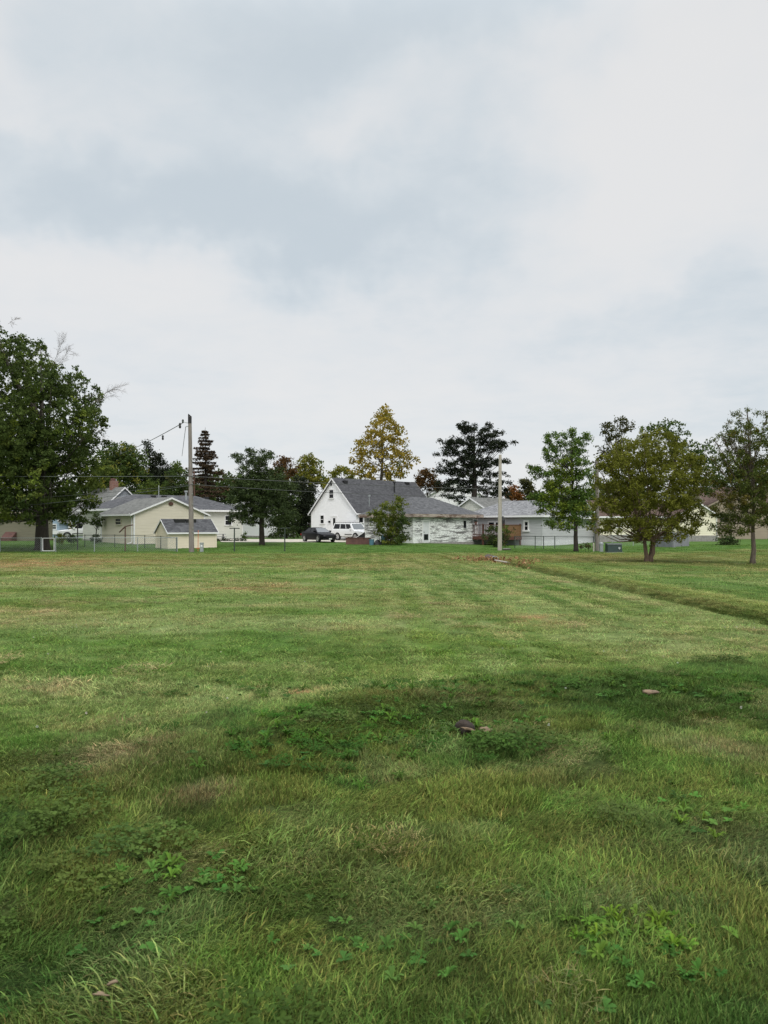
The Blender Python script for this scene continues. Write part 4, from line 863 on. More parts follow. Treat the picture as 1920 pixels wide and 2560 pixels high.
# culvert, plank
cx, cy = gpt(1240, 1403); gz_c = gz1(cx, cy)
cv = empty('culvert_pipe', (cx, cy + .5, gz_c), 0, 'rusty end of a culvert pipe opening into the shallow ditch', 'culvert')
a_ = Vector((.35, -1, -.1)).normalized()
v = MB(); pr = []
for i in range(24): t = i / 23; rr = .26 + .012 * math.sin(i * 1.6); pr.append((Vector((0, 0, .0)) - a_ * .9 * (1 - t), rr))
v.tube([p_ for p_, _ in pr], [r_ for _, r_ in pr], 16, False); v.build('pipe', M['iron'], cv)
v = MB().tube([p_ for p_, _ in pr], .247, 16, False); v.build('dark_bore', M['black'], cv)  # black sleeve added so the bore's shade is in its colour
v = MB()
for j in range(16):
    an = 2 * math.pi * j / 16; an2 = 2 * math.pi * (j + 1) / 16; x_ = a_.cross(Vector((0, 0, 1))).normalized(); u_ = x_.cross(a_)
    v.bar(pr[-1][0] + (x_ * math.cos(an) + u_ * math.sin(an)) * .262, pr[-1][0] + (x_ * math.cos(an2) + u_ * math.sin(an2)) * .262, .04)
v.build('rim', M['galv'], cv)
px_, py_ = gpt(1268, 1408)
pk = boxthing('plank', 'grey weathered plank lying slanted beside the culvert', 'plank', 1268, py_, [('board', 'polepale', lambda m: m.bar((-.6, .5, .28), (.55, -.35, .1), .16, .05))])
# ---------------------------------------------------------------- trees
def unit(n): v = rng.normal(size=(n, 3)); return v / np.linalg.norm(v, axis=1, keepdims=True)
def leaf_quads(Cn, size, nrm, colors, aspect=.62, fold=.12):
    """diamond shaped, slightly folded leaves: centres, lengths, normals -> verts, faces, colours"""
    n = len(Cn); a = unit(n); t = np.cross(nrm, a); t /= np.linalg.norm(t, axis=1, keepdims=True) + 1e-9
    b = np.cross(nrm, t); s = size[:, None]
    V = np.stack([Cn - t * s * .5, Cn + b * s * aspect * .5 + nrm * s * fold, Cn + t * s * .5, Cn - b * s * aspect * .5 + nrm * s * fold], 1).reshape(-1, 3)
    return V, np.arange(4 * n).reshape(n, 4), np.repeat(colors, 4, 0)
def tree(name, label, px, y, pybase, blobs, pal, leaf=.25, cov=1.6, per=24, trunk=(.3, .12), fork=None, depth=.75, bark='bark', flat=1.0, mat='leaf', spread=.92, group=None, up=.25,
         stems=1, aspect=.62, limbs=True, cat='tree', clump=.2, lean=0, zb=None, thin=.012, extra=None, wood='trunk'):
    """trunk and limbs + a crown of leaf clumps; blobs = (px, py, radius px [, palette]) in the photo, built at the tree's own distance y with as much depth as width"""
    x0 = X_(px, y); zb = gz1(x0, y) if zb is None else zb
    root = empty(name, (x0, y, zb), 0, label, cat, group); base = np.array([x0, y, zb]); pxm = y / F
    B = []
    cx = np.mean([b_[0] for b_ in blobs]); half = max(abs(b_[0] - cx) + b_[2] for b_ in blobs) * pxm
    for b_ in blobs:
        c = np.array([X_(b_[0], y), y, Z_(b_[1], y)]); r = b_[2] * pxm; k = b_[3] if len(b_) > 3 else 0
        f = depth * math.sqrt(max(.05, 1 - (abs(b_[0] - cx) * pxm / half) ** 2)) * half
        B.append((c + [0, rng.uniform(-.25, .25) * f, 0], r, k))
        for sg in (-1, 1):
            cc = c.copy(); cc[1] += sg * f * rng.uniform(.35, .8); cc[0] += (X_(cx, y) - cc[0]) * .25; cc[2] += rng.uniform(-.25, .1) * r
            B.append((cc, r * rng.uniform(.7, .95), k))
    # wood
    mb = MB(); tr0, tr1 = trunk; fz = Z_(fork, y) if fork else zb + 2.0
    tops = []
    for s_ in range(stems):
        a = 2 * math.pi * s_ / max(1, stems) + .5; sp = (0 if stems == 1 else .16)
        p0 = np.array([sp * math.cos(a), sp * math.sin(a), -.25]); p1 = np.array([p0[0] * 2.0 + lean, p0[1] * 2.0, fz - zb]); m_ = (p0 + p1) / 2 + [rng.uniform(-.06, .06), 0, 0]
        rr = tr0 if stems == 1 else tr0 * .4
        mb.tube([p0, p0 * .9 + [0, 0, .5], m_, p1], [rr * 1.35, rr, rr * .86, rr * .7], 10); tops.append((p1, rr * .7))
    if limbs:
        zs = [b_[0][2] for b_ in B]; main = max(zs)
        for s_, (p1, rr) in enumerate(tops):
            if stems == 1:
                mt = np.array([np.mean([b_[0][0] for b_ in B]) - x0, 0, main - zb]) * [1, 1, .93]; mt[0] = .5 * mt[0] + .5 * p1[0]
                mb.tube([p1, p1 * .6 + mt * .4 + [rng.uniform(-.2, .2), 0, 0], mt], [rr, rr * .6, thin], 7)
        for bi, (c, r, k) in enumerate(B):
            if rng.random() > (.2 if bi % 3 else .6): continue
            p1, rr = tops[rng.integers(len(tops))]
            f0 = np.clip((c[2] - r - fz) / max(.1, main - fz) * .62, 0, .85); st = p1 + (mt - p1) * f0 if stems == 1 else p1
            e = c - base; e = e + [0, 0, r * .1]; mid = st * .45 + e * .55 + [rng.uniform(-.1, .1) * r, rng.uniform(-.1, .1) * r, -.12 * np.linalg.norm(e - st)]
            l_ = np.linalg.norm(e - st); r0 = min(rr * .5, .012 + .013 * l_)
            mb.tube([st, mid, e], [r0, r0 * .6, thin], 5, False)
            for _ in range(2):
                q_ = e + unit(1)[0] * r * .7; w0 = mid * .35 + e * .65; mb.tube([w0, (w0 + q_) / 2 + [0, 0, .08 * r], q_], [r0 * .4, r0 * .28, thin * .6], 4, False)
    mb.build(wood, M[bark], root, True)
    # leaves
    Cs, Ks, Os = [], [], []
    for c, r, k in B:
        n = max(3, int(cov * math.pi * r * r / (.5 * aspect * leaf * leaf) / per / 1.5))
        u = unit(n); rad = r * rng.random(n) ** (1 / 2.3) * spread
        cc = c + u * rad[:, None] * [1, 1, flat]
        Cs.append(cc); Ks.append(np.where(rng.random(n) < .22, rng.integers(0, len(pal), n), k)); Os.append(u)
    Cc = np.concatenate(Cs); Kc = np.concatenate(Ks); Oc = np.concatenate(Os); n = len(Cc); rc = max(1.3 * leaf, clump)
    P = np.repeat(Cc, per, 0) + rng.normal(size=(n * per, 3)) * rc * [.5, .5, .38 * (flat if flat < 1 else 1)]
    O = np.repeat(Oc, per, 0); K = np.repeat(Kc, per); m = len(P)
    nr = unit(m) + O * .5 + [0, 0, up]; nr /= np.linalg.norm(nr, axis=1, keepdims=True)
    pals = np.array(pal, dtype=float)                         # list of (colour a, colour b)
    t1 = np.repeat(rng.random(n), per); t = np.clip(.65 * t1 + .35 * rng.random(m), 0, 1)[:, None]
    col = pals[K, 0] * (1 - t) + pals[K, 1] * t; col *= (.8 + .4 * rng.random(m))[:, None]
    V, Fc, Cv = leaf_quads(P - base, leaf * rng.uniform(.6, 1.25, m), nr, col, aspect)
    cr = mesh_np('crown' if cat == 'tree' else 'foliage', V, Fc, M[mat], root, Cv)
    return root
def twigs(root, name, p0, p1, n, r0, spread_, seed=0):
    r0 *= .32; spread_ *= .8; n += (n > 1); p1 = tuple(np.array(p0) * .25 + np.array(p1) * .75)
    """a bare branch that divides into twigs; world points"""
    rs = np.random.default_rng(seed); o = np.array(root.location); p0, p1 = np.array(p0) - o, np.array(p1) - o; mb = MB()
    def grow(a, d, l_, r, lv):
        pts = [a]; dd = d.copy(); k = 5
        for i in range(k): dd = dd + rs.normal(size=3) * .06; dd /= np.linalg.norm(dd); pts.append(pts[-1] + dd * l_ / k)
        mb.tube(pts, [r * (1 - .7 * i / k) for i in range(k + 1)], 4, False)
        if lv:
            for i in range(1, k + 1):
                for _ in range(2 if lv > 1 else 2):
                    d2 = dd + rs.normal(size=3) * spread_; d2 /= np.linalg.norm(d2); grow(pts[i], d2, l_ * rs.uniform(.3, .5), r * .5, lv - 1)
    d = p1 - p0; l_ = np.linalg.norm(d); grow(p0, d / l_, l_, r0, n); mb.build(name, M['twig'], root)
def conifer(name, label, px, y, pytop, pybase, wpx, pal, rt=.25, start=.06, dens=1.0, droop=.35, bare=.0, bark='bark', frond=.34, whorl=.5, pw=.85, zb=None, group=None, upturn=0.0):
    """whorled conifer: trunk, branches with hanging fronds"""
    x0 = X_(px, y); zb = gz1(x0, y) if zb is None else zb; root = empty(name, (x0, y, zb), 0, label, 'tree', group); H = Z_(pytop, y) - zb; W = wpx * y / F
    mb = MB().tube([(0, 0, -.2), (0, 0, H * .3), (.05, 0, H * .7), (0, 0, H)], [rt * 1.15, rt * .8, rt * .4, .015], 9)
    P, S, Nn, Cl = [], [], [], []; z = H * start
    while z < H * .99:
        f = 1 - z / H; L_ = W * (f ** pw) ; nb = rng.integers(4, 7)
        for j in range(nb):
            a = rng.uniform(0, 6.283); l_ = L_ * rng.uniform(.6, 1.1) + .12; d = np.array([math.cos(a), math.sin(a), 0]); dr = droop * rng.uniform(.6, 1.4)
            pts = [np.array([0, 0, z]) + d * l_ * s_ + [0, 0, -dr * l_ * (s_ - (1 + upturn) * .55 * s_ * s_)] for s_ in (0, .35, .7, 1)]
            mb.tube(pts, [.02 + .016 * l_, .014 + .01 * l_, .012, .006], 4, False)
            k = int(dens * (4 + 26 * l_)); s_ = rng.uniform(bare, 1.03, k) if k else np.zeros(0)
            pp = np.stack([np.interp(s_, (0, .35, .7, 1), [q_[i] for q_ in pts]) for i in range(3)], 1)
            side = np.cross(d, [0, 0, 1]); pp = pp + side * (rng.normal(size=(k, 1)) * .16 * l_ * (1.1 - s_[:, None])) + [0, 0, 1] * (-np.abs(rng.normal(size=(k, 1))) * frond * .4)
            P.append(pp); S.append(frond * rng.uniform(.6, 1.3, k)); nn = unit(k) * .9 + [0, 0, .5]; Nn.append(nn / np.linalg.norm(nn, axis=1, keepdims=True)); Cl.append(np.full(k, rng.random()))
        z += whorl * rng.uniform(.7, 1.3) * (.5 + .5 * f)
    mb.build('trunk', M[bark], root)
    P = np.concatenate(P); S = np.concatenate(S); Nn = np.concatenate(Nn); t = np.clip(.6 * np.concatenate(Cl) + .4 * rng.random(len(P)), 0, 1)[:, None]
    col = np.array(pal[0]) * (1 - t) + np.array(pal[1]) * t
    V, Fc, Cv = leaf_quads(P, S, Nn, col, .34, .05); mesh_np('crown', V, Fc, M['needle'], root, Cv)
    return root
G_DK = ((.030, .055, .015), (.10, .145, .036)); G_MID = ((.05, .085, .018), (.14, .18, .036)); G_YEL = ((.10, .125, .022), (.26, .24, .04)); OLIVE = ((.09, .102, .014), (.225, .235, .038))
GOLD = ((.22, .17, .025), (.40, .30, .05)); RUSTL = ((.075, .045, .018), (.15, .085, .032)); SPR = ((.014, .02, .012), (.034, .044, .022)); SPRB = ((.028, .045, .018), (.075, .105, .034)); PINE = ((.042, .085, .02), (.13, .20, .036)); LIMEL = ((.10, .155, .024), (.24, .29, .05))
BRN = ((.045, .048, .018), (.09, .09, .032)); ORNG = ((.20, .08, .025), (.30, .14, .04)); PINEY = ((.09, .14, .018), (.22, .27, .035))

mp = tree('maple_tree', 'huge dark green maple with bare twigs at its top, at the left edge', 106, 64.5, 1372,
    [(15, 880, 62), (60, 935, 60), (-60, 870, 80), (5, 830, 26), (38, 850, 26), (78, 900, 26), (10, 985, 90), (112, 965, 62), (118, 905, 28), (150, 950, 34), (178, 935, 22), (150, 1005, 62), (198, 1000, 40), (222, 968, 18), (228, 1035, 32), (246, 1030, 14), (95, 1075, 95), (190, 1085, 60), (232, 1090, 22), (-10, 1110, 95), (150, 1165, 75), (205, 1150, 34), (55, 1205, 80), (195, 1195, 34, 1), (165, 1250, 40), (10, 1255, 55), (110, 1240, 60), (60, 1110, 70), (150, 1090, 55), (100, 1150, 60), (150, 1225, 50), (60, 1160, 60), (30, 1235, 45), (120, 1285, 30), (75, 1275, 30), (160, 1290, 32), (60, 1292, 16, 2), (20, 1295, 22), (-110, 1000, 110), (-120, 1150, 110), (-100, 1260, 60), (170, 1298, 18), (205, 1240, 18, 1)],
    [((.030, .052, .014), (.105, .145, .036)), ((.06, .09, .018), (.16, .19, .04)), LIMEL], .25, 2.5, 30, (.62, .3), 1290, .8, 'bark', clump=.34, thin=.02)
twigs(mp, 'bare_branch', pt(125, 925, 64), pt(165, 842, 63.5), 2, .06, .75, 1); twigs(mp, 'bare_branch', pt(140, 915, 65), pt(190, 868, 65), 2, .05, .8, 2)
twigs(mp, 'bare_branch', pt(225, 1015, 63), pt(300, 955, 62.5), 2, .07, .6, 3); twigs(mp, 'bare_branch', pt(20, 810, 65), pt(50, 795, 65), 2, .04, .8, 4); twigs(mp, 'bare_branch', pt(230, 1060, 63), pt(268, 1095, 63), 2, .03, .7, 5)
for k in range(5): twigs(mp, 'bare_branch', pt(95 + 8 * k, 1285 - 5 * k, 62.2), pt(78 + 14 * k, 1195, 61.4), 1, .05, .5, 10 + k)
v = MB()
# background left of the tall pole
tree('background_tree', 'tall mid green tree rising behind the grey house, left', 275, 112, 1340, [(262, 1150, 42), (300, 1128, 34), (318, 1122, 20, 1), (335, 1135, 32), (285, 1165, 48), (325, 1165, 45), (350, 1160, 30), (245, 1190, 40), (300, 1205, 48), (350, 1200, 40), (255, 1225, 40)], [G_DK, G_YEL], .42, 1.7, 14, (.35, .2), 1290, clump=.5, group='trees behind the houses')
tree('background_tree', 'yellow green tree between the maple and the brick chimney', 272, 106, 1340, [(235, 1180, 32), (262, 1175, 28), (285, 1190, 26), (250, 1215, 30), (290, 1220, 28), (225, 1215, 22), (310, 1225, 20)], [G_MID, G_YEL], .36, 1.7, 14, (.25, .15), 1290, clump=.42, group='trees behind the houses')
tree('background_tree', 'light green tree just above the roof ridge left of the tall pole', 392, 108, 1340, [(360, 1225, 22), (385, 1218, 24), (408, 1225, 22), (345, 1240, 20), (375, 1245, 24), (410, 1245, 20)], [G_MID, LIMEL], .36, 1.5, 14, (.2, .12), 1300, clump=.42, group='trees behind the houses')
tree('spruce_tree', 'nearly black leaning spruce left of the tall pole', 385, 116, 1340, [(361, 1110, 7), (366, 1122, 9), (372, 1134, 11), (382, 1146, 16), (398, 1138, 8), (396, 1150, 14), (385, 1168, 24), (405, 1175, 26), (375, 1195, 30), (420, 1195, 28), (440, 1185, 22), (405, 1215, 30)], [SPR], .40, 2.1, 16, (.25, .15), 1280, .5, 'bark', mat='needle', clump=.4, aspect=.4, group='trees behind the houses')
tree('background_tree', 'brownish green tree directly behind the tall pole', 455, 104, 1340, [(442, 1165, 16), (425, 1185, 18), (455, 1185, 24), (440, 1215, 30), (470, 1215, 26), (420, 1235, 22), (490, 1225, 24), (455, 1240, 28)], [G_DK, BRN, G_MID], .34, 2.0, 14, (.25, .15), 1290, clump=.4, group='trees behind the houses')
tree('background_tree', 'dull rusty brown tree between the dead spruce and the drooping spruce', 540, 112, 1340, [(520, 1195, 22), (545, 1185, 18), (565, 1195, 20), (500, 1215, 24), (535, 1222, 28), (570, 1225, 26), (590, 1215, 18), (580, 1200, 18), (605, 1205, 20), (510, 1240, 22)], [G_DK, BRN, RUSTL], .36, 2.0, 14, (.22, .14), 1290, clump=.42, group='trees behind the houses')
conifer('dead_spruce', 'thin browned spruce with bare tiers of branches right of the tall pole', 513, 99, 1068, 1340, 88, ((.045, .032, .02), (.095, .066, .038)), .24, .3, 2.2, .16, .06, 'bark', .34, .62, .75, group=None, upturn=.3)
sp = tree('spruce_tree', 'large drooping dark spruce standing on the lawn left of the black sedan', 655, 73, 1357,
    [(588, 1138, 12), (600, 1152, 10), (623, 1126, 9), (628, 1142, 14), (676, 1132, 9), (670, 1148, 16), (645, 1160, 26), (610, 1172, 18), (650, 1190, 36), (690, 1185, 26), (618, 1205, 30), (590, 1212, 22), (655, 1225, 42), (700, 1215, 30), (605, 1240, 32), (580, 1250, 18), (690, 1250, 36), (640, 1265, 34), (595, 1280, 28), (582, 1295, 14), (612, 1300, 18), (705, 1280, 30), (690, 1305, 22), (660, 1285, 20), (722, 1300, 18), (635, 1303, 10)],
    [SPRB], .26, 2.3, 30, (.27, .14), 1270, .8, 'bark', .8, 'needle', aspect=.32, up=.1, clump=.27)
belt = [('dense dark green tree filling the gap under the dead spruce', 500, 121, [(470, 1225, 26), (500, 1235, 28), (530, 1232, 26), (560, 1235, 28), (590, 1240, 26), (485, 1262, 26), (485, 1205, 20), (545, 1212, 22), (520, 1205, 18), (520, 1265, 28), (555, 1268, 28), (590, 1275, 28)], [G_DK, BRN]),
 ('dense dark green tree behind the drooping spruce and the low outbuilding', 660, 124, [(610, 1245, 28), (640, 1235, 30), (670, 1225, 32), (700, 1230, 30), (630, 1275, 28), (665, 1270, 32), (700, 1270, 32), (735, 1260, 30), (735, 1225, 26), (590, 1208, 24), (615, 1195, 24), (700, 1192, 24), (738, 1200, 22), (720, 1178, 16), (575, 1225, 24)], [G_DK, G_MID]),
 ('deep green tree rising above the roof left of the tall pole', 400, 124, [(340, 1190, 30), (370, 1205, 30), (400, 1200, 30), (430, 1205, 30), (350, 1235, 30), (390, 1240, 30), (430, 1240, 30), (310, 1225, 30), (460, 1235, 26)], [G_DK, G_MID]),
 ('dark green tree behind the garage right of the big maple', 225, 122, [(180, 1235, 34), (215, 1215, 34), (250, 1225, 32), (190, 1270, 30), (230, 1265, 30), (140, 1250, 30), (100, 1265, 30)], [G_DK, G_MID]),
 ('thick dark green tree just left of the white gable behind the cars', 765, 105, [(715, 1290, 26), (745, 1300, 26), (735, 1330, 20), (765, 1335, 18), (700, 1320, 22), (755, 1265, 26), (785, 1290, 20), (780, 1250, 22)], [G_DK, SPRB]),
 ('low green tree between the far white house and the ranch house roof', 1340, 122, [(1325, 1250, 16), (1350, 1255, 20), (1375, 1250, 22), (1400, 1245, 22), (1425, 1250, 20), (1310, 1258, 12), (1345, 1230, 14), (1385, 1225, 18)], [G_DK, G_MID])]
for i, (lab, px, y, bl, pal) in enumerate(belt + [
    ('dark evergreen nearest the left corner of the white gabled house', 765, 97, [(755, 1235, 26), (780, 1225, 20), (770, 1262, 28), (745, 1275, 26), (772, 1295, 26), (750, 1318, 24), (776, 1325, 16), (745, 1210, 22)], [SPR]),
    ('dark bushy evergreen behind the right side of the drooping spruce', 715, 95, [(705, 1210, 26), (728, 1225, 26), (710, 1255, 30), (728, 1285, 30), (705, 1310, 28), (730, 1325, 22), (690, 1335, 18)], [SPRB]),
    ('rust tinged tree top behind the drooping spruce', 705, 112, [(708, 1152, 14), (722, 1160, 16), (692, 1165, 18), (712, 1180, 22), (735, 1178, 16), (680, 1185, 18), (700, 1205, 26)], [RUSTL]),
    ('yellow green maple left of the white gable', 773, 116, [(775, 1146, 18), (760, 1155, 18), (790, 1155, 16), (748, 1172, 18), (775, 1175, 28), (800, 1178, 18), (740, 1192, 22), (770, 1205, 30), (805, 1205, 26), (825, 1215, 16)], [G_YEL, G_MID]),
    ('low yellow green tree behind the ridge of the white house', 850, 122, [(832, 1185, 12), (850, 1172, 13), (866, 1178, 13), (885, 1188, 12), (840, 1195, 18), (865, 1198, 18), (895, 1200, 14), (815, 1200, 16), (850, 1220, 22), (880, 1225, 20)], [G_YEL]),
    ('dark rust tree behind the right end of the white house roof', 1068, 113, [(1060, 1180, 12), (1074, 1186, 15), (1046, 1196, 14), (1090, 1196, 17), (1060, 1205, 20), (1080, 1215, 20), (1040, 1215, 14), (1098, 1220, 14)], [RUSTL, BRN]),
    ('orange brown tree behind the ridge of the ranch house', 1288, 116, [(1280, 1222, 11), (1296, 1232, 13), (1272, 1234, 11), (1288, 1243, 15), (1303, 1246, 11), (1270, 1250, 12)], [ORNG]),
    ('dark leafy tree between the orange tree and the pine', 1318, 112, [(1304, 1204, 7), (1318, 1212, 9), (1330, 1222, 9), (1308, 1226, 11), (1322, 1240, 14), (1338, 1240, 12), (1345, 1258, 14), (1325, 1262, 15)], [BRN, G_MID])]):
    ev = pal[0] in (SPR, SPRB)
    tree('evergreen_tree' if ev else 'background_tree', lab, px, y, 1345, bl, pal + pal[:1], .3 if ev else .38, 2.4 if ev else 1.9, 22, (.2, .12), 1300, .7, clump=.4, mat='needle' if ev else 'leaf', aspect=.36 if ev else .62, group='trees behind the houses')
tree('cottonwood_tree', 'tall golden leaved tree rising behind the white house roof', 953, 108, 1345,
    [(962, 1030, 14), (948, 1042, 14), (975, 1040, 14), (960, 1055, 20), (935, 1062, 16), (990, 1062, 17), (925, 1082, 16), (955, 1085, 24), (988, 1088, 22), (1005, 1078, 12), (905, 1098, 14), (930, 1110, 20), (970, 1115, 26), (1003, 1110, 15), (892, 1108, 11), (890, 1128, 11), (912, 1138, 16), (945, 1140, 18), (985, 1142, 18), (1010, 1132, 11), (1022, 1138, 12), (1036, 1150, 11), (880, 1150, 9), (902, 1165, 14), (930, 1172, 17), (962, 1172, 16), (995, 1172, 16), (1016, 1165, 11), (915, 1190, 14), (1010, 1188, 11), (975, 1192, 14), (885, 1180, 10)],
    [GOLD, G_YEL], .40, 1.5, 16, (.32, .2), 1200, .8, 'barkpale', spread=1.05, clump=.46)
sp2 = []
for row, bl in ((1068, [(1147, 6), (1165, 10), (1222, 10)]), (1082, [(1156, 14), (1180, 15), (1214, 13), (1238, 14), (1252, 8)]), (1098, [(1100, 9), (1118, 13), (1145, 16), (1178, 20), (1212, 16), (1244, 13)]), (1114, [(1112, 12), (1138, 15), (1172, 20), (1208, 17), (1242, 16), (1262, 10), (1284, 4)]),
    (1132, [(1094, 9), (1112, 13), (1142, 15), (1178, 20), (1214, 15), (1248, 12)]), (1150, [(1118, 13), (1150, 16), (1188, 19), (1222, 14), (1262, 11), (1270, 6)]), (1168, [(1092, 10), (1110, 12), (1140, 16), (1172, 18), (1212, 17), (1238, 10)]), (1186, [(1102, 13), (1132, 14), (1162, 18), (1196, 15), (1232, 12), (1262, 12)]),
    (1204, [(1095, 13), (1120, 16), (1152, 16), (1180, 15), (1215, 12), (1245, 14), (1272, 8)]), (1222, [(1098, 14), (1128, 16), (1165, 13), (1208, 12), (1238, 16), (1264, 12)]), (1240, [(1112, 12), (1140, 12), (1212, 9), (1235, 13), (1262, 14), (1275, 9)])):
    sp2 += [(px_, row + rng.uniform(-9, 9), r_) for px_, r_ in bl]
tree('spruce_tree', 'big nearly black spruce with layered open boughs behind the peeling garage', 1186, 101, 1345, sp2, [SPR], .34, 2.5, 30, (.5, .26), 1215, .6, 'bark', .75, 'needle', aspect=.34, up=.5, clump=.36)
tree('pine_tree', 'bright green pine with upswept tops on the lawn by the ranch house', 1440, 61.5, 1376,
    [(1371, 1088, 5), (1426, 1080, 5), (1474, 1090, 5), (1364, 1122, 6), (1322, 1168, 5), (1374, 1098, 8), (1380, 1110, 10), (1388, 1122, 12), (1428, 1090, 8), (1430, 1104, 12), (1434, 1122, 15), (1472, 1100, 8), (1462, 1112, 12), (1452, 1130, 17), (1366, 1132, 10), (1382, 1145, 15), (1402, 1150, 14, 1), (1430, 1152, 20), (1460, 1155, 18), (1326, 1178, 8), (1340, 1190, 10), (1360, 1185, 9), (1384, 1175, 15, 1), (1412, 1185, 20, 1), (1445, 1190, 22), (1474, 1185, 18), (1364, 1210, 15, 1), (1330, 1238, 12), (1350, 1242, 16, 1), (1378, 1238, 20, 1), (1412, 1225, 20, 1), (1450, 1230, 24), (1478, 1232, 18), (1340, 1258, 10), (1370, 1264, 16, 1), (1404, 1262, 18, 1), (1436, 1268, 18, 1), (1464, 1270, 22), (1486, 1285, 14), (1368, 1306, 9), (1384, 1312, 13, 1), (1408, 1308, 12), (1452, 1300, 14), (1420, 1320, 8), (1395, 1288, 18, 1), (1425, 1292, 16), (1445, 1250, 22), (1395, 1205, 20, 1), (1372, 1222, 14, 1), (1420, 1262, 20), (1475, 1310, 12), (1350, 1275, 10, 1)],
    [PINE, PINEY], .22, 2.9, 26, (.19, .13), 1300, .8, 'bark', .95, 'needle', aspect=.36, up=.45, clump=.22)
tree('background_tree', 'tree top with rounded dark clumps above the multi stemmed tree', 1540, 92, 1345, [(1513, 1062, 10), (1527, 1072, 12), (1508, 1080, 9), (1554, 1052, 12), (1570, 1060, 12), (1560, 1075, 12), (1578, 1072, 7), (1535, 1090, 12), (1548, 1105, 14), (1520, 1100, 10), (1510, 1130, 22), (1550, 1140, 26), (1500, 1160, 18)], [((.04, .045, .016), (.085, .085, .028))], .3, 1.7, 12, (.2, .13), 1200, .6, 'barkpale', clump=.32, group='trees behind the houses')
tree('background_tree', 'deep green tree behind the right half of the multi stemmed tree', 1680, 93, 1345, [(1610, 1072, 12), (1632, 1066, 13), (1655, 1062, 14), (1680, 1070, 14), (1640, 1085, 18), (1670, 1090, 20), (1698, 1088, 15), (1715, 1108, 18), (1690, 1120, 24), (1735, 1128, 18), (1765, 1118, 12), (1778, 1130, 10), (1755, 1145, 22), (1720, 1155, 28), (1780, 1165, 22), (1745, 1190, 30), (1790, 1200, 26), (1770, 1225, 24)], [G_DK, G_MID], .34, 1.7, 13, (.3, .2), 1250, .7, clump=.4, group='trees behind the houses')
tree('background_tree', 'far green tree behind the slender tree at the right edge', 1850, 125, 1345, [(1815, 1195, 26), (1850, 1180, 30), (1890, 1185, 30), (1930, 1175, 36), (1835, 1225, 30), (1880, 1225, 34), (1925, 1220, 34), (1800, 1230, 24), (1960, 1200, 40), (1780, 1250, 26), (1820, 1258, 28), (1870, 1258, 28), (1915, 1258, 30)], [G_DK, G_MID], .45, 1.7, 13, (.3, .2), 1280, .7, clump=.5, group='trees behind the houses')
tree('background_tree', 'dark green tree behind the pine and the multi stemmed tree', 1490, 118, 1345, [(1480, 1215, 26), (1510, 1225, 28), (1545, 1215, 30), (1460, 1240, 24), (1500, 1255, 26), (1540, 1250, 28), (1580, 1235, 30), (1430, 1255, 20), (1620, 1225, 30), (1660, 1215, 30)], [G_DK], .42, 1.8, 13, (.3, .2), 1290, .7, clump=.5, group='trees behind the houses')
tree('crabapple_tree', 'round olive green tree with several stems right of the pine', 1622, 41.5, 1408,
    [(1515, 1150, 26), (1500, 1172, 20), (1545, 1125, 24), (1572, 1110, 22), (1600, 1098, 22), (1632, 1102, 24), (1660, 1120, 24), (1688, 1118, 16), (1530, 1170, 32), (1570, 1150, 34), (1615, 1140, 38), (1655, 1155, 34), (1695, 1148, 26), (1725, 1150, 22), (1752, 1162, 20), (1765, 1185, 16), (1500, 1210, 28), (1540, 1210, 36), (1590, 1195, 42), (1640, 1200, 42), (1690, 1195, 38), (1735, 1200, 30), (1758, 1222, 18), (1495, 1255, 24), (1530, 1260, 34), (1575, 1250, 40), (1625, 1255, 42), (1675, 1250, 40), (1718, 1248, 32), (1745, 1262, 18), (1490, 1300, 18), (1520, 1305, 22), (1478, 1270, 12), (1475, 1325, 10), (1755, 1300, 14), (1745, 1325, 12), (1768, 1210, 12), (1735, 1310, 18), (1715, 1325, 16), (1755, 1285, 14), (1695, 1335, 14), (1560, 1300, 28), (1605, 1310, 34), (1650, 1312, 32), (1690, 1300, 26), (1722, 1290, 18), (1580, 1338, 16), (1625, 1345, 20), (1665, 1340, 14), (1505, 1325, 10)],
    [OLIVE], .15, 2.6, 26, (.30, .12), 1350, .85, 'barkred', stems=4, clump=.17, aspect=.42, thin=.01)
tree('slender_tree', 'slender open crowned tree with feathery leaves at the right edge', 1882, 38.5, 1415,
    [(1850, 1030, 5), (1853, 1045, 8), (1846, 1060, 10), (1860, 1068, 10), (1838, 1078, 10), (1862, 1085, 14), (1910, 1042, 6), (1916, 1060, 9), (1912, 1080, 12), (1800, 1090, 7), (1812, 1085, 6), (1822, 1096, 9), (1845, 1100, 15), (1890, 1095, 17), (1818, 1108, 7), (1870, 1120, 20), (1915, 1115, 18), (1830, 1130, 14), (1800, 1142, 11), (1785, 1150, 8), (1815, 1155, 13), (1850, 1152, 18), (1895, 1155, 22), (1930, 1150, 20), (1792, 1172, 11), (1830, 1180, 17), (1870, 1190, 22), (1910, 1195, 22), (1790, 1200, 14), (1815, 1208, 17), (1850, 1225, 22), (1895, 1235, 24), (1795, 1235, 13, 1), (1822, 1250, 18, 1), (1860, 1265, 22), (1905, 1270, 22), (1785, 1268, 12, 1), (1805, 1285, 16), (1838, 1295, 20), (1880, 1298, 18), (1910, 1305, 15), (1790, 1315, 12), (1820, 1325, 16), (1850, 1328, 12), (1935, 1220, 26), (1940, 1290, 24), (1950, 1100, 20)],
    [((.05, .075, .018), (.14, .165, .034)), ((.09, .09, .02), (.19, .15, .035))], .14, 3.3, 16, (.13, .08), 1330, .85, 'barkpale', aspect=.34, clump=.17, thin=.008)
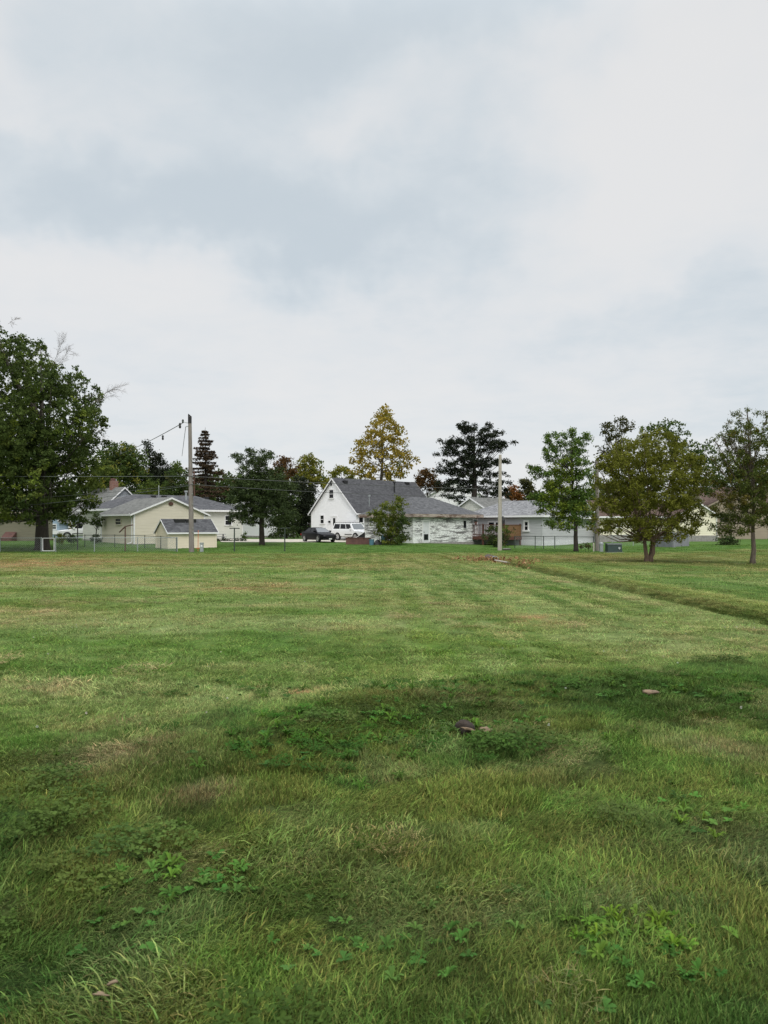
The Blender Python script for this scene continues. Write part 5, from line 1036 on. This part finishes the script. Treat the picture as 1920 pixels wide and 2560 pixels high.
# ---------------------------------------------------------------- shrubs
tree('leafy_bush', 'large yellow green bush in front of the peeling garage, left of its corner', 975, 73.6, 1361,
    [(1004, 1247, 9), (995, 1258, 12), (1008, 1266, 14), (960, 1265, 14), (980, 1268, 16), (940, 1280, 13), (922, 1284, 10), (950, 1292, 18), (985, 1290, 22), (1012, 1290, 16, 1), (928, 1300, 12), (945, 1312, 18), (975, 1315, 24), (1008, 1315, 20, 1), (1024, 1305, 8, 1), (950, 1330, 14), (978, 1335, 24), (1005, 1340, 20, 1), (960, 1350, 14), (990, 1352, 18), (1020, 1345, 8, 1)],
    [((.07, .10, .018), (.17, .19, .034)), G_DK], .2, 2.2, 20, (.1, .06), 1345, .75, 'barkpale', stems=4, cat='bush', clump=.2, wood='stems')  # second, darker palette paints the shaded right side into the leaf colour
tree('flowering_bush', 'dark straggly bush with pale flowers in front of the deck', 1238, 76.5, 1366, [(1218, 1325, 9), (1232, 1320, 11), (1248, 1324, 12, 1), (1266, 1322, 10, 1), (1280, 1328, 8), (1215, 1340, 11), (1232, 1345, 15), (1252, 1342, 14), (1272, 1340, 10), (1225, 1358, 11), (1245, 1358, 13), (1262, 1360, 9)], [SPRB, G_MID], .16, 1.7, 12, (.06, .03), 1350, .6, 'bark', stems=4, cat='bush', clump=.18, wood='stems')
tree('dark_bush', 'low dark bush under the orange tinged branches of the slender tree', 1816, 72, 1374, [(1800, 1352, 13), (1818, 1346, 14), (1836, 1352, 13), (1808, 1364, 13), (1828, 1364, 13), (1846, 1366, 9), (1792, 1366, 8)], [SPRB], .18, 2, 12, (.06, .03), 1360, .7, cat='bush', stems=3, clump=.2, wood='stems')
tree('small_tree', 'small dark tree at the left corner of the cream garage', 240, 78, 1352, [(242, 1288, 8), (235, 1297, 9), (248, 1299, 9), (242, 1309, 10), (230, 1308, 6), (250, 1314, 8)], [G_DK], .18, 2, 12, (.07, .05), 1335, .7, clump=.2)
for i, (px, y, r_, lab) in enumerate([(180, 74, 6, 'low dark shrub in front of the left end of the white vehicle'), (240, 76, 7, 'low dark shrub between the white vehicle and the cream garage'), (150, 73, 8, 'olive shrub right of the big maple trunk')]):
    bt = 1346
    tree('low_shrub', lab, px, y, 1355, [(px - 12, bt + 2, r_), (px, bt - 4, r_ + 2), (px + 12, bt + 2, r_), (px, bt + 7, r_)], [SPRB if i < 2 else OLIVE], .15, 2, 12, (.03, .02), 1350, .6, cat='shrub', stems=3, clump=.16, limbs=False, wood='stems')
hx = [(524 + 11.5 * k, 1352 + rng.uniform(-2, 2), 6 + rng.uniform(-1, 1.5)) for k in range(9)]
tree('garden_bed', 'low dark planting along the foot of the ivory house wall', 570, 82, 1358, hx, [SPR, SPRB], .14, 2.2, 12, (.03, .02), 1354, .12, cat='plant bed', stems=3, clump=.15, limbs=False, wood='stems')
tree('corner_shrub', 'grey green shrub at the right corner of the ivory house', 612, 84, 1350, [(608, 1340, 5), (613, 1333, 5), (611, 1346, 6)], [G_DK], .14, 1.6, 10, (.03, .02), 1346, .6, cat='shrub', stems=2, clump=.14, limbs=False, wood='stems')
tree('low_shrub', 'low reddish green shrub left of the weathered pole by the stake', 1468, 60, 1372, [(1452, 1367, 4), (1465, 1364, 6), (1474, 1366, 5)], [BRN], .12, 1.8, 10, (.02, .015), 1368, .6, cat='shrub', stems=2, clump=.12, limbs=False, wood='stems')

# ---------------------------------------------------------------- the grass: clumps of blades spread over the ground
def blade_clump(name, n, rad, l0, l1, w, bend, lean=(0, 0), cols=None, upright=.5, mat=None):
    """one tuft: n bent, tapering blades"""
    a = rng.uniform(0, 6.283, n); r = rad * np.sqrt(rng.random(n)); root = np.stack([r * np.cos(a), r * np.sin(a), np.full(n, -.012)], 1)
    ln = rng.uniform(l0, l1, n); d = unit(n) * [1, 1, 0]; d += np.array([lean[0], lean[1], 0]) + root * [.6 / rad, .6 / rad, 0] * .5; d /= np.linalg.norm(d, axis=1, keepdims=True) + 1e-9
    up = rng.uniform(.35, 1.0, n) * upright + .25; side = np.stack([-d[:, 1], d[:, 0], np.zeros(n)], 1); tw = rng.uniform(-.7, .7, n)[:, None]
    side = side + d * tw; side /= np.linalg.norm(side, axis=1, keepdims=True)
    ww = (w * rng.uniform(.6, 1.3, n))[:, None]; pts = []
    be = (bend * rng.uniform(.5, 1.4, n))
    p = root.copy(); ang = np.arctan2(up, 1 - up * .6)
    for s_ in range(4):
        pts.append(p.copy()); stp = ln / 3
        p = p + d * (np.cos(ang) * stp)[:, None]; p[:, 2] += np.sin(ang) * stp; ang = ang - be
    V = np.stack([pts[0] - side * ww * .4, pts[0] + side * ww * .4, pts[1] - side * ww * .5, pts[1] + side * ww * .5, pts[2] - side * ww * .4, pts[2] + side * ww * .4, pts[3] - side * ww * .06, pts[3] + side * ww * .06], 1)
    k = np.arange(n)[:, None] * 8; Fc = np.concatenate([k + [0, 1, 3, 2], k + [2, 3, 5, 4], k + [4, 5, 7, 6]], 0)
    base = np.ones((n, 3)) * (.45 + 1.0 * rng.random((n, 1)) ** 1.3); base *= 1 + (rng.random((n, 1)) - .5) * np.array([.35, 0, .25])
    dry = rng.random(n) < .13; base[dry] *= [1.7, 1.25, 1.5]
    return mesh_np(name, V.reshape(-1, 3), Fc, mat, colors=np.repeat(base, 8, 0), link=False)
def weed_clump(name, n, l_, wd, mat, tilt=.5, hue=(1, 1, 1)):
    V, Fc, C = [], [], []
    for i in range(n):
        a = rng.uniform(0, 6.283); t = rng.uniform(.5, 1) * tilt; d = np.array([math.cos(a), math.sin(a), 0]); s = np.array([-d[1], d[0], 0]); L_ = l_ * rng.uniform(.55, 1.15); k = len(V) 
        for j, (f, wf) in enumerate(((0, .12), (.3, .55), (.6, 1.0), (.85, .8), (1, .08))):
            c = d * L_ * f * .9 + np.array([0, 0, math.sin(f * 2.2) * L_ * t]); wv = wd * wf * .5 * rng.uniform(.8, 1.2); V += [c - s * wv + [0, 0, .12 * wv], c + s * wv + [0, 0, .12 * wv]]
        for j in range(4): Fc.append((k + 2 * j, k + 2 * j + 1, k + 2 * j + 3, k + 2 * j + 2))
        C += [np.array(hue) * rng.uniform(.75, 1.25)] * 10
    return mesh_np(name, np.array(V), np.array(Fc), mat, colors=np.array(C), link=False)
def clover_clump(name, n, rad, mat):
    P, S, Nn = [], [], []
    for i in range(n):
        a, r = rng.uniform(0, 6.283), rad * math.sqrt(rng.random()); c = np.array([r * math.cos(a), r * math.sin(a), rng.uniform(.025, .075)]); b = rng.uniform(0, 6.283)
        for j in range(3): P.append(c + np.array([math.cos(b + j * 2.094), math.sin(b + j * 2.094), 0]) * .010); S.append(.016 * rng.uniform(.7, 1.4)); Nn.append(np.array([0, 0, 1]) + rng.normal(size=3) * .3)
    P, S, Nn = np.array(P), np.array(S), np.array(Nn); Nn /= np.linalg.norm(Nn, axis=1, keepdims=True)
    V, Fc, C = leaf_quads(P, S, Nn, np.ones((len(P), 3)) * np.array([.85, 1.0, .62]) * (.8 + .45 * rng.random((len(P), 1))), .9, .05)
    return mesh_np(name, V, Fc, mat, colors=C, link=False)
def flower_head(name, mat):
    V, Fc, C = leaf_quads(unit(40) * .006 + [0, 0, .065], np.full(40, .006), unit(40), np.ones((40, 3)), .6)
    return mesh_np(name, V, Fc, mat, colors=C, link=False)
def blade_mat(name, transl=.28, white=False):
    m, t, p = new_mat(name); at = t.nodes.new('ShaderNodeAttribute'); at.attribute_name = 'tint'; ai = t.nodes.new('ShaderNodeAttribute'); ai.attribute_type = 'INSTANCER'; ai.attribute_name = 'turf'
    mu = t.nodes.new('ShaderNodeVectorMath'); mu.operation = 'MULTIPLY'; t.links.new(at.outputs['Color'], mu.inputs[0]); t.links.new(ai.outputs['Color'], mu.inputs[1])
    t.links.new(mu.outputs[0], p.inputs['Base Color']); p.inputs['Roughness'].default_value = .7; p.inputs['Specular IOR Level'].default_value = .08
    tr = t.nodes.new('ShaderNodeBsdfTranslucent'); t.links.new(mu.outputs[0], tr.inputs['Color']); mx = t.nodes.new('ShaderNodeMixShader'); mx.inputs[0].default_value = transl
    t.links.new(p.outputs[0], mx.inputs[1]); t.links.new(tr.outputs[0], mx.inputs[2]); t.links.new(mx.outputs[0], t.nodes['Material Output'].inputs[0]); return m
BM = blade_mat('grass_blades')
def scatter(name, protos, pts, kinds, rots, scl, tints):
    """one object of stuff: points carrying instances of the clumps in protos"""
    c = bpy.data.collections.new(name + '_clumps')
    for i, o in enumerate(protos): o.name = '%s_%02d' % (name, i); c.objects.link(o)
    me = bpy.data.meshes.new(name); n = len(pts); me.vertices.add(n); me.vertices.foreach_set('co', np.asarray(pts, np.float32).ravel())
    me.attributes.new('kind_index', 'INT', 'POINT').data.foreach_set('value', np.asarray(kinds, np.int32))
    me.attributes.new('turn', 'FLOAT_VECTOR', 'POINT').data.foreach_set('vector', np.asarray(rots, np.float32).ravel())
    me.attributes.new('size', 'FLOAT_VECTOR', 'POINT').data.foreach_set('vector', np.asarray(scl, np.float32).ravel())
    t4 = np.ones((n, 4), np.float32); t4[:, :3] = tints; me.attributes.new('turf', 'FLOAT_COLOR', 'POINT').data.foreach_set('color', t4.ravel())
    o = bpy.data.objects.new(name, me); COL.objects.link(o); tag(o, kind='stuff')
    g = bpy.data.node_groups.new(name + '_spread', 'GeometryNodeTree'); g.interface.new_socket('Geometry', in_out='INPUT', socket_type='NodeSocketGeometry'); g.interface.new_socket('Geometry', in_out='OUTPUT', socket_type='NodeSocketGeometry')
    gi, go = g.nodes.new('NodeGroupInput'), g.nodes.new('NodeGroupOutput'); ip = g.nodes.new('GeometryNodeInstanceOnPoints'); ci = g.nodes.new('GeometryNodeCollectionInfo')
    ci.inputs['Collection'].default_value = c; ci.inputs['Separate Children'].default_value = True; ci.inputs['Reset Children'].default_value = True
    def na(nm, ty): q_ = g.nodes.new('GeometryNodeInputNamedAttribute'); q_.data_type = ty; q_.inputs['Name'].default_value = nm; return q_.outputs['Attribute']
    g.links.new(gi.outputs[0], ip.inputs['Points']); g.links.new(ci.outputs[0], ip.inputs['Instance']); ip.inputs['Pick Instance'].default_value = True
    g.links.new(na('kind_index', 'INT'), ip.inputs['Instance Index']); g.links.new(na('turn', 'FLOAT_VECTOR'), ip.inputs['Rotation']); g.links.new(na('size', 'FLOAT_VECTOR'), ip.inputs['Scale'])
    g.links.new(ip.outputs[0], go.inputs[0]); md = o.modifiers.new('spread', 'NODES'); md.node_group = g
    return o
def field(y0, y1, dens, k=.62, m=1.6):
    """random ground points inside the view, a step to either side included"""
    A = k * (y1 * y1 - y0 * y0) + 2 * m * (y1 - y0); n = int(A * dens * 1.6); y = rng.uniform(y0, y1, n); x = rng.uniform(-1, 1, n) * (k * y1 + m); ok = np.abs(x) < k * y + m; return x[ok], y[ok]
PR = [blade_clump('a', 230, .125, .028, .062, .0032, .26, (.5, .1), mat=BM, upright=1.0), blade_clump('a', 210, .125, .032, .072, .0032, .34, (.7, .1), mat=BM, upright=.8), blade_clump('a', 260, .115, .025, .052, .0034, .2, (.2, .1), mat=BM, upright=1.3), blade_clump('a', 190, .13, .036, .08, .003, .42, (.9, -.1), mat=BM, upright=.6),
      blade_clump('a', 150, .24, .05, .09, .0055, .35, mat=BM), blade_clump('a', 150, .24, .04, .08, .006, .5, (.3, .2), mat=BM, upright=.4),
      blade_clump('a', 170, .48, .05, .085, .010, .35, mat=BM), blade_clump('a', 170, .48, .045, .075, .011, .5, (.4, .1), mat=BM, upright=.35), blade_clump('a', 120, .3, .12, .3, .008, .5, (.2, 0), mat=BM)]
pts, kinds, rots, scl, tin = [], [], [], [], []
def put(x, y, kd, rz, s, tint, dz=0.0, tilt=0.0, var=.25):
    n = len(x); pts.append(np.stack([x, y, gz(x, y) + dz], 1)); kinds.append(kd); rots.append(np.stack([rng.normal(size=n) * tilt, rng.normal(size=n) * tilt, rz], 1)); scl.append(np.stack([s, s, s * rng.uniform(.8, 1.2, n)], 1)); tin.append(tint * (1 - var + 2 * var * rng.random((n, 1))) * (1 + (rng.random((n, 1)) - .5) * np.array([.3, 0, .2])))
def flow(x, y): return 2.4 * (fbm(x * .8, y * .8, 91, 3) - .5) * 3.0
x, y = field(.7, 10.5, 115); e = edge_fore(x, y); kp = (e > -.1) | (y < 8.2) | (rng.random(len(x)) < .4); x, y, e = x[kp], y[kp], e[kp]
u_ = fbm(x * 1.3, y * 1.3, 101, 3); kd = np.where(u_ < .42, 2, np.where(u_ < .5, 0, np.where(u_ < .58, 1, 3))); kd = np.where(rng.random(len(x)) < .25, rng.integers(0, 4, len(x)), kd); kd = np.where(e < -.1, np.where(rng.random(len(x)) < .6, 2, 4), kd)
put(x, y, kd, flow(x, y) + rng.normal(size=len(x)) * .5, np.where(e > 0, rng.uniform(.7, 1.25, len(x)) * (.6 + .85 * fbm(x * 2.4, y * 2.4, 103, 2)) * 1.1, rng.uniform(.55, 1.0, len(x))), turf(x, y), 0, .08, .38)
x, y = field(7.5, 22, 24); ok = edge_fore(x, y) < .2; x, y = x[ok], y[ok]; put(x, y, rng.integers(4, 6, len(x)), rng.uniform(0, 6.28, len(x)), rng.uniform(.5, 1.35, len(x)), turf(x, y), 0, .06, .28)
x, y = field(22, 60, 4.6, .56, 2.5); d = x - ditch_x(y); ok = ~((np.abs(d - .15) < .75) & (y < 43)); x, y = x[ok], y[ok]; put(x, y, rng.integers(6, 8, len(x)), rng.uniform(0, 6.28, len(x)), rng.uniform(.55, 1.4, len(x)), turf(x, y), 0, .05, .26)
yy = rng.uniform(12, 43, 5200); xx = ditch_x(yy) + rng.uniform(-.8, 1.05, 5200); put(xx, yy, rng.integers(4, 6, 5200), rng.uniform(0, 6.28, 5200), rng.uniform(.45, .9, 5200), turf(xx, yy), 0, .06)
yy = rng.uniform(13, 43, 900); xx = ditch_x(yy) + rng.normal(size=900) * .16 - .05; put(xx, yy, np.full(900, 8), rng.uniform(0, 6.28, 900), rng.uniform(.35, .7, 900), turf(xx, yy), 0, .1)
x, y = field(60, 74, 2.0, .56, 2); put(x, y, rng.integers(6, 8, len(x)), rng.uniform(0, 6.28, len(x)), rng.uniform(.8, 1.3, len(x)), turf(x, y), 0, .05)
# mown swaths: loose windrows of pale clippings that run away from the camera (right) or across (left)
CL = len(PR); PR += [blade_clump('a', 230, .24, .05, .11, .0042, .15, (0, 0), mat=BM, upright=.08), blade_clump('a', 200, .28, .05, .10, .005, .4, (.3, 0), mat=BM, upright=.2)]
x, y = field(7.5, 50, 5.5, .56, 1.5); sv = swath(x, y) * .35 + fbm(x * .8, y * .4, 142, 3)
ok = (edge_fore(x, y) < -.2) & (sv > .68) & (x < ditch_x(y) - .4); x, y = x[ok], y[ok]; tv = rng.random((len(x), 1))
put(x, y, rng.integers(CL, CL + 2, len(x)), rng.uniform(0, 6.28, len(x)), rng.uniform(.6, 1.3, len(x)), np.array([.27, .32, .10]) * (1 - tv) + np.array([.37, .34, .16]) * tv, .03, .1)
x, y = field(1.8, 9, 5); ok = (edge_fore(x, y) > 0) & (fbm(x * 1.1 + 9, y * 1.1, 81, 4) > .53); x, y = x[ok], y[ok]; put(x, y, rng.integers(CL, CL + 2, len(x)), rng.uniform(0, 6.28, len(x)), rng.uniform(.45, .8, len(x)), np.array([.26, .22, .11]) * .6 + turf(x, y) * .5, .015, .1)
scatter('grass', PR, np.concatenate(pts), np.concatenate(kinds), np.concatenate(rots), np.concatenate(scl), np.concatenate(tin))
# broad leaved weeds and clover between the blades
WD = [weed_clump('a', 13, .13, .034, BM, .55, (1, 1.05, .8)), weed_clump('a', 10, .10, .045, BM, .35, (.9, 1.1, .9)), weed_clump('a', 16, .16, .028, BM, .75, (1.15, 1.1, .6)), clover_clump('a', 95, .15, BM)]
pts, kinds, rots, scl, tin = [], [], [], [], []
x, y = field(1.5, 10, 6); e = edge_fore(x, y); u_ = fbm(x * .9 + 2, y * .9, 111, 3); ok = (e > 0) & (u_ > .53) & ((e < 2.6) | (rng.random(len(x)) < .03)); x, y = x[ok], y[ok]
put(x, y, np.full(len(x), 3), rng.uniform(0, 6.28, len(x)), rng.uniform(.8, 1.4, len(x)), np.clip(turf(x, y), 0, .12) * .5 + np.array([.05, .10, .03]) * .6, .01, .05)
x, y = field(1.5, 10, 4); e = edge_fore(x, y); u_ = fbm(x * .8 + 7, y * .8, 121, 3); ok = (e > .1) & (u_ > .5); x, y = x[ok], y[ok]
put(x, y, rng.integers(0, 3, len(x)), rng.uniform(0, 6.28, len(x)), rng.uniform(.22, .48, len(x)), np.tile(np.array([.052, .098, .026]), (len(x), 1)), .01, .1)
def cluster(px, py, n, rx, ry, kd, s0, s1, col):
    n = int(n * 1.7); s0 *= .42; s1 *= .48
    cx_, cy_ = gpt(px, py); x = cx_ + rng.normal(size=n) * rx; y = cy_ + rng.normal(size=n) * ry; put(x, y, rng.integers(*kd, n), rng.uniform(0, 6.28, n), rng.uniform(s0, s1, n), np.tile(np.array(col), (n, 1)), .02, .15)
cluster(1590, 2335, 9, .13, .07, (0, 3), .6, 1.0, (.10, .18, .03)); cluster(1700, 2370, 8, .16, .08, (0, 3), .5, 1.0, (.10, .18, .03)); cluster(1500, 2330, 5, .1, .08, (0, 2), .5, .9, (.10, .17, .03))
cluster(420, 2190, 8, .2, .10, (0, 3), .7, 1.15, (.075, .16, .035)); cluster(520, 2225, 8, .2, .08, (0, 2), .7, 1.1, (.07, .15, .035)); cluster(370, 2310, 5, .18, .08, (0, 2), .6, 1.0, (.065, .13, .03))
cluster(1000, 1830, 60, .55, .3, (0, 4), .7, 1.2, (.06, .14, .028)); cluster(1250, 1740, 90, 1.0, .35, (0, 4), .6, 1.2, (.055, .115, .028)); cluster(800, 1890, 50, .5, .22, (1, 4), .8, 1.2, (.05, .11, .028)); cluster(1800, 1740, 40, .5, .3, (0, 4), .7, 1.2, (.06, .12, .028)); cluster(900, 1720, 60, 1.0, .3, (1, 4), .6, 1.2, (.055, .11, .028))
cluster(1600, 2440, 12, .12, .1, (0, 2), .5, .9, (.06, .13, .03)); cluster(1000, 2390, 16, .3, .15, (0, 2), .5, .9, (.07, .14, .035)); cluster(1830, 2060, 14, .25, .15, (0, 3), .6, 1.0, (.09, .16, .035))
scatter('broad_leaved_weeds', WD, np.concatenate(pts), np.concatenate(kinds), np.concatenate(rots), np.concatenate(scl), np.concatenate(tin))
pts, kinds, rots, scl, tin = [], [], [], [], []
x, y = field(2.6, 14, .8); ok = fbm(x * .7, y * .7, 131, 3) > .48; x, y = x[ok], y[ok]; put(x, y, np.zeros(len(x), int), rng.uniform(0, 6.28, len(x)), rng.uniform(.8, 1.5, len(x)), np.tile(np.array([.5, .5, .43]), (len(x), 1)), .01, .1)
scatter('clover_flowers', [flower_head('a', BM)], np.concatenate(pts), np.concatenate(kinds), np.concatenate(rots), np.concatenate(scl), np.concatenate(tin))
# dry leaves gathered at the culvert, and straw in the ditch
n = 420; gx, gy = gpt(1215, 1402); xx = gx + rng.normal(size=n) * .9; yy = gy + rng.normal(size=n) * 1.2; m_ = rng.random(n) < .3; g2x, g2y = gpt(1300, 1415); xx[m_] = g2x + rng.normal(size=m_.sum()) * .5; yy[m_] = g2y + rng.normal(size=m_.sum()) * 1.0
nn = unit(n) + [0, 0, .8]; nn /= np.linalg.norm(nn, axis=1, keepdims=True); t = rng.random((n, 1))
V, Fc, C_ = leaf_quads(np.stack([xx, yy, gz(xx, yy) + rng.uniform(.02, .2, n)], 1), rng.uniform(.1, .22, n), nn, np.array([.20, .09, .045]) * (1 - t) + np.array([.36, .25, .12]) * t, .6)
tag(mesh_np('fallen_leaves', V, Fc, M['litter'], colors=C_), kind='stuff')
# wood, stones and chips lying in the near grass
def lump(name, label, cat, px, py, sz, mat, seed, flat=.5, dz=.02, tilt=0.0, part='piece'):
    x, y = gpt(px, py); rs = np.random.default_rng(seed); root = None
    V, Fc = [], []; nu, nv = 12, 8
    for i in range(nv + 1):
        for j in range(nu):
            th, ph = math.pi * i / nv, 2 * math.pi * j / nu; V.append([math.sin(th) * math.cos(ph), math.sin(th) * math.sin(ph), math.cos(th)])
    V = np.array(V); dd = 1 + .75 * (fbm(V[:, 0] * 1.7 + seed, V[:, 1] * 1.7 + V[:, 2] * 1.3, seed, 3) - .5) * 2; V = V * dd[:, None] * np.array(sz)
    V = V @ np.array([[math.cos(tilt), 0, -math.sin(tilt)], [0, 1, 0], [math.sin(tilt), 0, math.cos(tilt)]])
    for i in range(nv):
        for j in range(nu): Fc.append((i * nu + j, (i + 1) * nu + j, (i + 1) * nu + (j + 1) % nu, i * nu + (j + 1) % nu))
    o = mesh_np(name, V, np.array(Fc), M[mat]); o.location = (x, y, gz1(x, y) + dz); return tag(o, label, cat)
lump('soil_clod', 'dark clod of soil beside the pale broken wood in the near grass', 'soil clod', 1166, 1852, (.075, .07, .05), 'soil', 3, dz=.055)
lump('wood_piece', 'pale broken piece of wood lying against the dark soil clod', 'wood piece', 1170, 1866, (.05, .016, .010), 'chip', 5, dz=.085, tilt=.25)
lump('dry_grass_tuft', 'tan clump of dead grass right of the dark soil clod', 'dead grass', 1215, 1846, (.05, .05, .02), 'chip', 8, dz=.03)
lump('flat_stone', 'flat tan stone in the dark clover at the right', 'stone', 1625, 1752, (.07, .05, .02), 'stone', 11, dz=.04)
lump('bark_chip', 'longer pale bark chip lying nearest the bottom left', 'bark chip', 252, 2538, (.030, .008, .005), 'chip', 13, dz=.06, tilt=.08)
lump('bark_chip', 'smaller pale bark chip just behind the longer one, bottom left', 'bark chip', 282, 2508, (.018, .008, .005), 'chip', 17, dz=.06, tilt=-.3)
